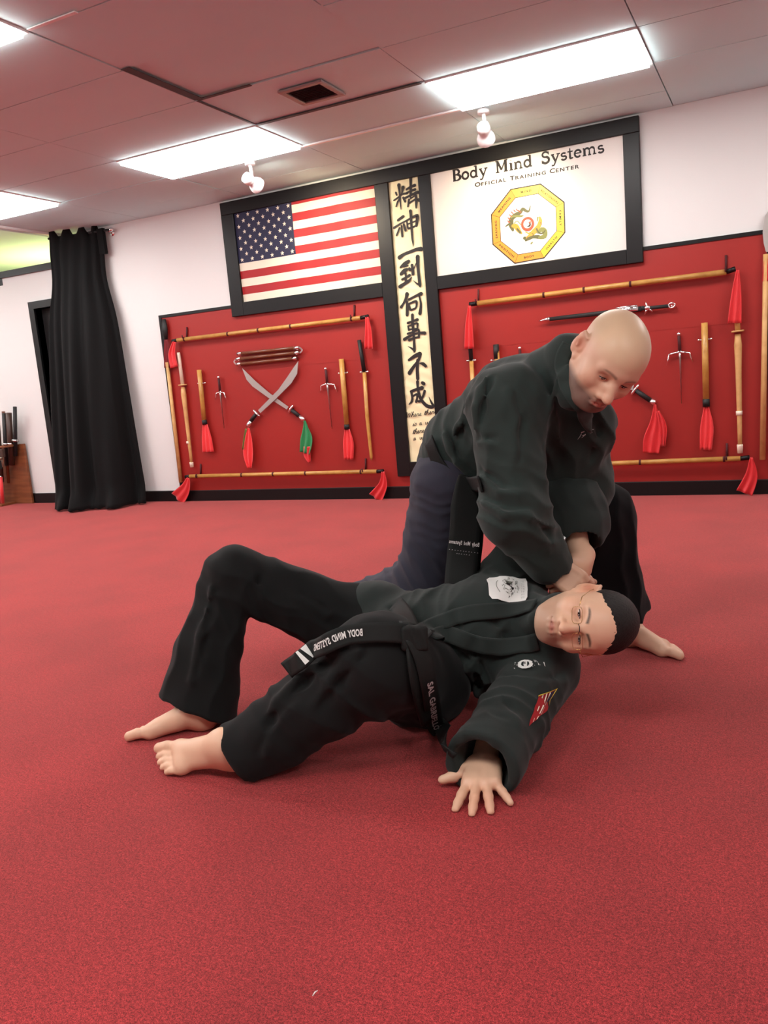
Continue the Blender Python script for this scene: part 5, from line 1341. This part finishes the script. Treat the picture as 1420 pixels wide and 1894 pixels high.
# belt: round the waist, knot, two printed ends
bC, bN = on_path(UB, [(735, 1118), (748, 1140), (757, 1165), (760, 1195), (764, 1240), (775, 1290), (790, 1330)], n=30, off=.006); 
belt = empty('belt', U['waist'], 'black belt of the lying man with white lettering and two stripes at each end', 'belt')
S0 = Strip(bC, bN, .055); S0.mesh('belt', .006, 'waistband', belt)
C1, N1 = on_path(UB, [(762, 1182), (735, 1176), (690, 1174), (640, 1183), (600, 1200), (565, 1225), (540, 1246)], n=44, off=.018, smooth=6)
N1 = N1*.3+nrm(CC)*.7; N1 /= np.linalg.norm(N1, axis=1)[:, None]; S1 = Strip(C1, N1, .052); S1.mesh('belt', .006, 'belt_end', belt)
N2_ = None
C2, N2 = on_path(UB, [(752, 1185), (768, 1215), (776, 1250), (785, 1290), (800, 1330), (815, 1358), (838, 1372)], n=44, off=.024)
N2 = N2*.5+nrm(CC)*.5; N2 /= np.linalg.norm(N2, axis=1)[:, None]; S2 = Strip(C2, N2, .050); S2.mesh('belt', .006, 'belt_end', belt)
def near(Sx, px, py):      # arc position of a pixel on a strip
    d = Sx.C-CAM; u = 710+F_PX*(d@RX)/(d@WX); v = 947-F_PX*(d@UX)/(d@WX); i = np.argmin((u-px)**2+(v-py)**2); return i/(len(Sx.C)-1)
flip1 = 1 if S1.B.mean(0)@CU > 0 else -1; flip2 = 1 if S2.B.mean(0)@CR > 0 else -1
def striptext(Sx, txt, s0, s1, lo_, hi_, mat, o=.009):
    v, f = text_mesh(txt, 1., offset=.03, space=1.05); v = v/np.array([v[:, 0].max(), .72]); P = Sx.pt(s0+(s1-s0)*v[:, 0], lo_+(hi_-lo_)*v[:, 1], o+(.003 if Sx is S2 else 0))
    m_ = MB(); m_.add(P, [tuple(q) for q in f], mat); m_.build('embroidery', belt)
def stripbar(Sx, s0, w_, lo_, hi_, mat, par, o=.009, name='stripe'):
    m_ = MB(); b_ = np.linspace(lo_, hi_, 7); P = np.concatenate([Sx.pt(np.full(7, s0), b_, o), Sx.pt(np.full(7, s0+w_), b_, o)]); m_.add(P, [(i, i+1, i+8, i+7) for i in range(6)], mat); m_.build(name, par)
sa, sb = near(S1, 668, 1176), near(S1, 586, 1206)
w1, w2_, w3 = sa+(sb-sa)*.27, sa+(sb-sa)*.31, sa+(sb-sa)*.56
for tx, a_, b_ in (('BODY', sa, w1), ('MIND', w2_+.0, w3), ('SYSTEMS', w3+(sb-sa)*.04, sb)): striptext(S1, tx, a_, b_, -.25*flip1, .45*flip1, 'thread')
for q in (.035, .085): k = min(sb+q, .96); stripbar(S1, k, .026, -.85, .85, 'thread', belt, .014)
sa, sb = near(S2, 778, 1262), near(S2, 803, 1350)
for tx, a_, b_ in (('SAL', sa, sa+(sb-sa)*.24), ('GABRIELLO', sa+(sb-sa)*.29, sb)): striptext(S2, tx, a_, b_, .35*flip2*-1, .35*flip2, 'threadg')
for dk in (.025, .06): stripbar(S2, min(sb+dk, .97), .012, -.85, .85, 'threadg', belt)
# knot
kf = Field(); kc = (C1[1]+C2[1])/2; kf.add(RBox(kc+CC*.004, [.026, .024, .010], .010, np.stack([CR, CU, CC])), 0)
kf.fold(wrinkle(kc, nrm(CR+CU*.4), .03, .003, .06)); lo, hi = bounds(kf, .01); sdf_obj('knot', kf, lo, hi, .004, 'belt', belt)
# lapel edges of the jacket
def lapel(px, w_, name='lapel', mat='giu', par=uke, fld=UB, off=.001, th=.005):
    C_, N_ = on_path(fld, px, n=40, off=off, smooth=2); Strip(C_, N_, w_).mesh(mat, th, name, par)
lapel([(985, 1118), (950, 1128), (905, 1130), (860, 1135), (815, 1150), (775, 1168)], .050); lapel([(992, 1185), (960, 1192), (925, 1196), (880, 1190), (830, 1172), (790, 1168)], .050)
# white chest patch, round print, arm flag
def seat(field, pxs): return list(raymarch(field, [q[0] for q in pxs], [q[1] for q in pxs]))
qp = seat(J, [(899, 1072), (974, 1074), (977, 1113), (905, 1110)])
b, on = surf_patch(J, qp, 14, 8, .006, 'patch', 'chest_patch', uke, rounded=1); pt = b.build('chest_patch', uke)
rr = random.Random(3)
def mark(on, pts, w_, mat, par, name, o, asp=2.):
    m_ = MB(); L_ = []
    for i, q in enumerate(pts):
        a = np.array(pts[max(0, i-1)][:2]); c = np.array(pts[min(len(pts)-1, i+1)][:2]); t = c-a; t[0] *= asp; t = t/(np.linalg.norm(t)+1e-9); n_ = np.array([-t[1]/asp, t[0]]); ww = q[2] if len(q) > 2 else w_
        L_ += [tuple(np.array(q[:2])+n_*ww/2), tuple(np.array(q[:2])-n_*ww/2)]
    P = on(L_, o); m_.add(P, [(2*i, 2*i+1, 2*i+3, 2*i+2) for i in range(len(pts)-1)], mat); return m_
dm = MB()
def addm(m_): dm.add(m_.v, m_.f, m_.mats[0])
M['printgrey'] = new_mat('grey print', srgb(120, 124, 112), .6)
for k in range(64):      # wreath of small curled strokes round the yin yang
    a = rr.uniform(0, 2*PI); r = rr.uniform(.17, .40); cx_, cy_ = .565+.5*r*math.cos(a), .5+.95*r*math.sin(a)
    st = [(cx_+.014*math.cos(a+k+t*2.2)*.8, cy_+.035*math.sin(a+k+t*2.2), .022) for t in (0, .5, 1., 1.5)]; addm(mark(on, st, .02, 'printgrey' if k % 3 else 'ink', pt, 'p', .0078))
circ = lambda cx_, cy_, r, a0, a1, w_, n=14: [(cx_+.5*r*math.cos(math.radians(a0+(a1-a0)*i/n)), cy_+r*math.sin(math.radians(a0+(a1-a0)*i/n)), w_(i/n) if callable(w_) else w_) for i in range(n+1)]
addm(mark(on, circ(.51, .47, .055, 0, 360, .03), .03, 'ink', pt, 'p', .008)); addm(mark(on, [(.52, .52, .06), (.545, .58, .10), (.575, .58, .08), (.6, .54, .02)], .05, 'ink', pt, 'p', .0081))
addm(mark(on, circ(.35, .5, .30, 120, 240, .03), .03, 'printgrey', pt, 'p', .0079))
for u0 in (.835, .875, .905): 
    for k in range(7): addm(mark(on, [(u0, .10+k*.12, .012), (u0, .18+k*.12, .012)], .012, 'printgrey', pt, 'p', .0079))
dm.build('printed_emblem', pt)
qe = seat(J, [(948, 1226), (1005, 1222), (1008, 1240), (950, 1246)])
b, on2 = surf_patch(J, qe, 8, 4, .003, 'giu', 'x', uke); dm = MB()
addm(mark(on2, circ(.40, .55, .34, 0, 360, .2, 12), .2, 'thread', uke, 'p', .0060)); addm(mark(on2, [(.36, .55, .5), (.45, .6, .5)], .5, 'thread', uke, 'p', .0062, 3)); addm(mark(on2, [(.38, .5, .12), (.41, .5, .12)], .1, 'ink', uke, 'p', .0064, 3))
for k in range(40):
    x = rr.uniform(.05, .85); y = .5+rr.uniform(-.45, .45)*(1-abs(x-.45)*1.3); addm(mark(on2, [(x, y, .08), (x+rr.uniform(.01, .03), y+rr.uniform(-.12, .12), .04)], .06, 'thread' if k % 2 else 'threadg', uke, 'p', .0060, 3))
addm(mark(on2, [(.97, .3, .12), (.98, .75, .06)], .1, 'thread', uke, 'p', .006, 3)); dm.build('chest_emblem', uke)
qf = seat(J, [(994, 1290), (1026, 1274), (1006, 1318), (976, 1344)])
b, on3 = surf_patch(J, qf, 8, 10, .004, 'flagred', 'flag_patch', uke); fp = b.build('flag_patch', uke)
dm = MB()
for u0 in (.25, .45, .62): addm(mark(on3, [(u0, .02, .045), (u0, .5, .045), (u0, .98, .03)], .05, 'flagwhite', uke, 'p', .0060, .7))
addm(mark(on3, [(.84, .04, .30), (.83, .52, .30)], .3, 'flagblue', uke, 'p', .0062, .7))
addm(mark(on3, [(-.02, .05, .06), (0, -.01, .06), (.5, -.015, .06), (1.0, 0, .06), (1.01, .5, .03), (1.0, .8, .02)], .06, 'yellowthread', uke, 'p', .0064, .7)); dm.build('embroidery', fp)

# ---------- bald man crouching over him ----------
Tj = {k: P3(*v) for k, v in dict(pel=(860,885,2.98), hR=(835,895,2.90), hL=(895,885,3.08), kR=(790,1080,3.06), aR=(640,1125,3.42), kL=(1112,952,2.92), aL=(1148,1146,2.98), waist=(868,835,2.92), ch=(960,765,2.78),
      nk=(1040,690,2.58), sR=(932,750,2.53), sL=(1068,760,2.84), eR=(952,950,2.50), wR=(1018,1046,2.60), eL=(1075,900,2.82), wL=(1035,1010,2.74)).items()}
tori = empty('person', (Tj['pel'][0], Tj['pel'][1], 0), 'bald person crouching in black uniform, bending down and gripping a wrist', 'person')
HT = Frame(P3(1125, 660, 2.36), vec(.90, -.30, -.30), vec(.02, -.76, .65), vec(.45, .57, .69), 1.15)
HT.A[0] = nrm(np.cross(HT.A[1], HT.A[2])); HT.A[1] = nrm(np.cross(HT.A[2], HT.A[0]))
B = Field(); head(B, HT, jowl=.003)
B.add(Cap(HT(0, -.035, -.04), mid(Tj['nk'], Tj['ch'], .3), .068, .085), .03); B.add(Cap(HT(0, -.05, -.01), HT(0, -.06, -.07), .055, .062), .03)
B.add(Cap(Tj['nk'], Tj['ch'], .09, .13), .04).add(Cap(Tj['ch'], Tj['waist'], .13, .12), .04).add(Cap(Tj['waist'], Tj['pel'], .12, .13), .04).add(Cap(Tj['sR'], Tj['sL'], .065, .065), .04)
for a, b_, r0, r1 in (('sR', 'eR', .055, .047), ('eR', 'wR', .047, .035), ('sL', 'eL', .055, .047), ('eL', 'wL', .047, .034), ('hR', 'kR', .085, .06), ('kR', 'aR', .06, .042), ('hL', 'kL', .085, .06), ('kL', 'aL', .06, .045)):
    B.add(Cap(Tj[a], Tj[b_], r0, r1), .03)
# right hand gripping: fingers wrap over the lying man's wrist
yh = nrm(P3(1070, 1083, 2.56)-Tj['wR']); HG = Frame(Tj['wR'], vec(.25, .75, .1), yh, vec(-.3, .3, .9), 1.12); HG.A[0] = nrm(np.cross(HG.A[1], HG.A[2])); HG.A[2] = nrm(np.cross(HG.A[0], HG.A[1]))
if HG.A[0]@CU < 0: HG.A[0] *= -1
gx = 1
hand(B, HG, [(.95, 1.2, .8), (.9, 1.2, .8), (.85, 1.2, .8), (.8, 1.2, .8)], spread=(.08, .02, -.04, -.10), thumb=((.026, .045, .004), (.030, .078, .004), (.026, .104, -.004)), k=.006)
yh2 = nrm(P3(1062, 1092, 2.66)-Tj['wL']); HG2 = Frame(P3(1035, 1050, 2.70), vec(.2, .8, .1), vec(.7, -.6, .2), vec(-.3, .2, .9), 1.08); HG2.A[0] = nrm(np.cross(HG2.A[1], HG2.A[2])); HG2.A[2] = nrm(np.cross(HG2.A[0], HG2.A[1]))
hand(B, HG2, [(.8, 1.1, .8)]*4, thumb=((.026, .045, .004), (.030, .078, .004), (.026, .104, -.004)), k=.006); B.add(Cap(Tj['wL'], HG2(0, -.01, 0), .033, .030), .02)
hT = floor_pt(1140, 1190); tT = floor_pt(1264, 1216); tT = hT+(tT-hT); FT_ = foot_frame(hT, tT)
FT_.o = tT-FT_.A[1]*.27; foot(B, FT_, .285, -1 if (FT_.A[0]@CC) < 0 else 1); B.add(Cap(Tj['aL'], FT_.o+np.array([0, 0, .07])+FT_.A[1]*.05, .046, .042), .03)
hB = np.array([Tj['aR'][0]-.03, Tj['aR'][1]+.03, .11]); FB_ = Frame(hB, vec(1, 0, 0), nrm(np.array([-.05, .1, -.9])+nrm(Tj['kR']-Tj['aR'])*.45), vec(-1, .2, 0)); FB_.A[0] = nrm(np.cross(FB_.A[1], FB_.A[2])); FB_.A[2] = nrm(np.cross(FB_.A[0], FB_.A[1]))
B.add(Cap(Tj['aR'], np.array([Tj['aR'][0]-.02, Tj['aR'][1]+.02, .04]), .042, .034), .02); B.add(Cap(np.array([Tj['aR'][0]-.02, Tj['aR'][1]+.02, .04]), np.array([Tj['aR'][0]+.08, Tj['aR'][1]-.03, .028]), .036, .026), .03)
B.cut(Plane((0, 0, .002), (0, 0, -1)), .002)
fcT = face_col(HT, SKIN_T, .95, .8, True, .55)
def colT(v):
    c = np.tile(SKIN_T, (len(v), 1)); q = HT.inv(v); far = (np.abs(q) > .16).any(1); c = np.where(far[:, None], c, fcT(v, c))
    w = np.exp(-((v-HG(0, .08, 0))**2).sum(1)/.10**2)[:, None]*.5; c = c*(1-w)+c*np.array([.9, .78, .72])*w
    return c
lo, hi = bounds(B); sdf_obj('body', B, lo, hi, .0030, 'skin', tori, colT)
head_parts(HT, tori, (0, -.6), .0028)
# ---- trousers: slate near leg, darker far leg ----
T2 = Field(); sR_ = nrm(Tj['aR']-Tj['kR']); sL_ = nrm(Tj['aL']-Tj['kL'])
T2.add(Cap(Tj['pel'], Tj['hR'], .12, .125), .05).add(Cap(Tj['pel'], Tj['hL'], .13, .13), .05).add(Cap(Tj['hR'], Tj['kR'], .140, .118), .05).add(Cap(Tj['kR'], Tj['aR'], .118, .085), .06)
T2.add(Cap(Tj['hL'], Tj['kL'], .145, .108), .05).add(Cap(Tj['kL'], Tj['aL'], .108, .112, CC, .9), .06)
T2.sub(Cap(Tj['aL']-sL_*.06, Tj['aL']+sL_*.2, .08, .104, CC, .9), .006); T2.sub(LCut(Tj['aL']+sL_*.005, nrm(sL_+CR*.22), .22), .006)
T2.cut(Plane((0, 0, .006), (0, 0, -1)), .01)
nt_ = nrm(Tj['kR']-Tj['hR'])
T2.fold(wrinkle(mid(Tj['hR'], Tj['kR'], .15), nrm(nt_+CR*.2), .045, .008, .14, CR, .9, 1.)).fold(wrinkle(mid(Tj['hR'], Tj['kR'], .85), nrm(nt_*.7-CR*.7), .055, .011, .16, None, .9, 2.)).fold(wrinkle(mid(Tj['kR'], Tj['aR'], .5), nrm(CU+CR*.4), .05, .009, .16, None, .9, 4.))
T2.fold(wrinkle(mid(Tj['hR'], Tj['kR'], .5), nrm(CR+CU*.2), .10, .006, .2, nt_, .9, 6.)).fold(wrinkle(mid(Tj['kL'], Tj['aL'], .55), nrm(CR+CU*.12), .075, .011, .26, sL_, .7, 3.)).fold(soft_noise(.003, .11, 7))
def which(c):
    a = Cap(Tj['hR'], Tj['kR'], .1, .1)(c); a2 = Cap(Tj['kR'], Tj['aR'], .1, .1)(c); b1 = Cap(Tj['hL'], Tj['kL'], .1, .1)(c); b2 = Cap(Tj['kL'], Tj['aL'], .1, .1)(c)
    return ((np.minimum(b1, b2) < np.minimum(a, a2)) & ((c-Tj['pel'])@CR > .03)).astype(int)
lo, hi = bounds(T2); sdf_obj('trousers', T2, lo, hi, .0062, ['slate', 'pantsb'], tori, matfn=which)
# ---- jacket ----
J2 = Field(); sp = nrm(Tj['nk']-Tj['waist'])
J2.add(Cap(Tj['ch'], Tj['waist'], .185, .165), .06).add(Cap(Tj['waist'], Tj['pel'], .165, .165), .05).add(Cap(mid(Tj['sR'], Tj['sL'], .15), mid(Tj['sR'], Tj['sL'], .85), .130, .130), .07)
J2.add(Cap(Tj['ch'], mid(Tj['sR'], Tj['sL'], .5), .185, .15), .05).add(Cap(mid(Tj['nk'], Tj['ch'], .0)-sp*.02, mid(Tj['nk'], Tj['ch'], .5), .098, .14), .05)
J2.add(Cap(P3(1085, 790, 2.66), P3(1045, 860, 2.78), .10, .12), .07)      # cloth hanging in front of the chest
J2.add(Cap(Tj['sR'], Tj['eR'], .112, .102), .06).add(Cap(Tj['eR'], mid(Tj['eR'], Tj['wR'], .95), .102, .076), .05).add(Cap(Tj['sL'], Tj['eL'], .11, .10), .05).add(Cap(Tj['eL'], Tj['wL'], .10, .085), .05)
J2.add(Cap(mid(Tj['waist'], Tj['pel'], .6), mid(Tj['pel'], Tj['hR'], .5)+CR*.05+CU*.02, .168, .150), .04).add(Cap(Tj['pel'], mid(Tj['hL'], Tj['kL'], .2), .162, .158), .04)
J2.add(Cap(P3(822, 835, 2.92), P3(769, 892, 2.94), .06, .014, CC, .6), .03)   # tail of the jacket at the back
w2d = nrm(Tj['wR']-Tj['eR']); J2.sub(Cap(Tj['wR']-w2d*.10, Tj['wR']+w2d*.2, .048, .070), .006); J2.cut(Plane(Tj['wR']+w2d*.012, w2d), .006) if False else None
J2.add(Cap(mid(Tj['nk'], Tj['ch'], .1), P3(1056, 668, 2.50), .11, .088), .03); J2.add(Cap(P3(1050, 662, 2.47), P3(1064, 730, 2.44), .050, .055), .02)
J2.fold(wrinkle(mid(Tj['ch'], Tj['waist'], .55), nrm(sp+CC*.2), .070, .009, .20, CU, .9, 1.)).fold(wrinkle(Tj['waist'], nrm(sp+CR*.2), .045, .007, .15, CU, .9, 2.)).fold(wrinkle(mid(Tj['sR'], Tj['ch'], .4)-CR*.06, nrm(CR*.8-CU*.5), .075, .011, .16, None, .9, 3.))
J2.fold(wrinkle(Tj['eR'], nrm(CU+CR*.3), .060, .010, .15, CR, .8, 4.)).fold(wrinkle(mid(Tj['sR'], Tj['eR'], .4), nrm(CR+CU*.15), .085, .006, .18, CU, .8, 5.)).fold(wrinkle(P3(1080, 800, 2.6), nrm(CR*.8+CU*.5), .07, .010, .18, None, .9, 6.)).fold(soft_noise(.0035, .11, 9))
crease(J2, [[(884, 812), (914, 813)], [(908, 700), (890, 755), (885, 803)], [(872, 735), (852, 790), (840, 835)], [(1040, 700), (1022, 760), (1004, 830)], [(900, 925), (935, 945), (978, 940)], [(889, 870), (930, 902), (960, 905)], [(985, 955), (1010, 985), (1020, 1015)], [(1106, 790), (1092, 850)], [(950, 720), (965, 780), (960, 850)], [(830, 800), (850, 850), (880, 880)]])
lo, hi = bounds(J2); sdf_obj('jacket', J2, lo, hi, .0062, 'gi', tori)
TB = Both(T2, J2)
# collar band standing round the neck
lapel([(1052, 640), (1040, 662), (1040, 690), (1052, 722), (1075, 755), (1090, 790)], .045, 'collar', 'gi', tori, J2, .0, .008)
# belt with two ends hanging straight down
belt2 = empty('belt', Tj['waist'], 'black belt of the bald man with two ends hanging down between the men', 'belt')
C_, N_ = on_path(J2, [(795, 815), (808, 850), (830, 880), (860, 893), (890, 895)], n=26, off=.004); Strip(C_, N_, .05).mesh('belt', .006, 'waistband', belt2)
for dx, dz, ln in ((0, 0, 1), (10, .035, .96)):
    pts = [P3(862+dx*.3, 880, 2.74+dz), P3(861+dx*.4, 920, 2.72+dz), P3(860+dx*.6, 980, 2.70+dz), P3(855+dx*.6, 1030, 2.69+dz), P3(850+dx*.4, 1090*ln+1090*(1-ln)*.98, 2.66+dz)]
    C_ = strip_path(None, pts, .05, n=36); n0 = nrm(CC*.97+CR*.12); N_ = np.tile(n0, (len(C_), 1))+np.outer(np.sin(np.linspace(0, 6, len(C_)))*.12, CR); N_ /= np.linalg.norm(N_, axis=1)[:, None]
    SS = Strip(C_, N_, [.052+.052*min(1, i/12) for i in range(len(C_))]); o_ = SS.mesh('belt', .005, 'belt_end', belt2)
    if dx == 0:
        sg_ = 1 if SS.B.mean(0)@CR > 0 else -1; out = .0062 if True else 0
        def across(txt, py, hh, b0, b1, mat):
            v, f = text_mesh(txt, 1., offset=.02, space=1.05); v = v/np.array([v[:, 0].max(), .72]); a = near(SS, 856, py); Pq = SS.pt(a-hh*v[:, 1], (b0+(b1-b0)*v[:, 0])*sg_, .0062); m_ = MB(); m_.add(Pq, [tuple(q) for q in f], mat); m_.build('embroidery', belt2)
        for tx, b0, b1 in (('Body', .97, .50), ('Mind', .38, -.02), ('Systems', -.14, -.97)): across(tx, 1008, .038, b0, b1, 'thread')
        m_ = MB(); a1, a2 = near(SS, 856, 1018), near(SS, 856, 1026)
        for aa, nn, rg in ((a1, 11, .9), (a2, 6, .4)):
            for k in range(nn): b0 = (rg-2*rg*k/(nn-1)+rr.uniform(-.02, .02)); Pq = SS.pt(np.array([aa, aa+.008, aa+.004]), np.array([b0, b0-.03, b0+.05]), .0062); m_.add(Pq, [(0, 1, 2)], 'threadg')
        m_.build('worn_lettering', belt2)
# chest mark
qk = seat(J2, [(1072, 795), (1096, 795), (1092, 812), (1068, 812)]); b, on4 = surf_patch(J2, qk, 4, 4, .003, 'gi', 'x', tori); dm = MB()
for st in ([(.2, .12, .1), (.55, .1, .1), (.95, .02, .06)], [(.35, .4, .1), (.8, .36, .06)], [(.25, .2, .08), (.15, .6, .07), (.0, .95, .03)], [(.5, .1, .06), (.42, .5, .05), (.3, .7, .03)]): addm(mark(on4, st, .1, 'threadg', tori, 'p', .0055, 1.3))
dm.build('chest_emblem', tori)
# wrist watch
wt = empty('wrist_watch', P3(1033, 1008, 2.52), 'silver wrist watch at the cuff of the bald man', 'watch')
wc = P3(1033, 1008, 2.53); m = MB(); a_ = vec(.45, .9, .1); n_ = vec(-.2, .2, .95); m.tube([wc-n_*.004, wc+n_*.004], .017, 'steel', 16); m.build('case', wt)
m = MB(); m.tube([wc-a_*.030-n_*.012, wc-a_*.018, wc, wc+a_*.018, wc+a_*.032-n_*.012], .010, 'steel', 10, flat=.3, nrm=n_); m.build('strap', wt)

m = MB(); a_ = floor_pt(578, 1842, .012); b_ = floor_pt(587, 1832, .012); m.tube([a_, mid(a_, b_)+np.array([0, 0, .002]), b_], [.0008, .0012, .0006], 'patch', 6)
tag(m.build('lint_thread'), 'tiny white thread lying on the red carpet near the viewer', 'thread')
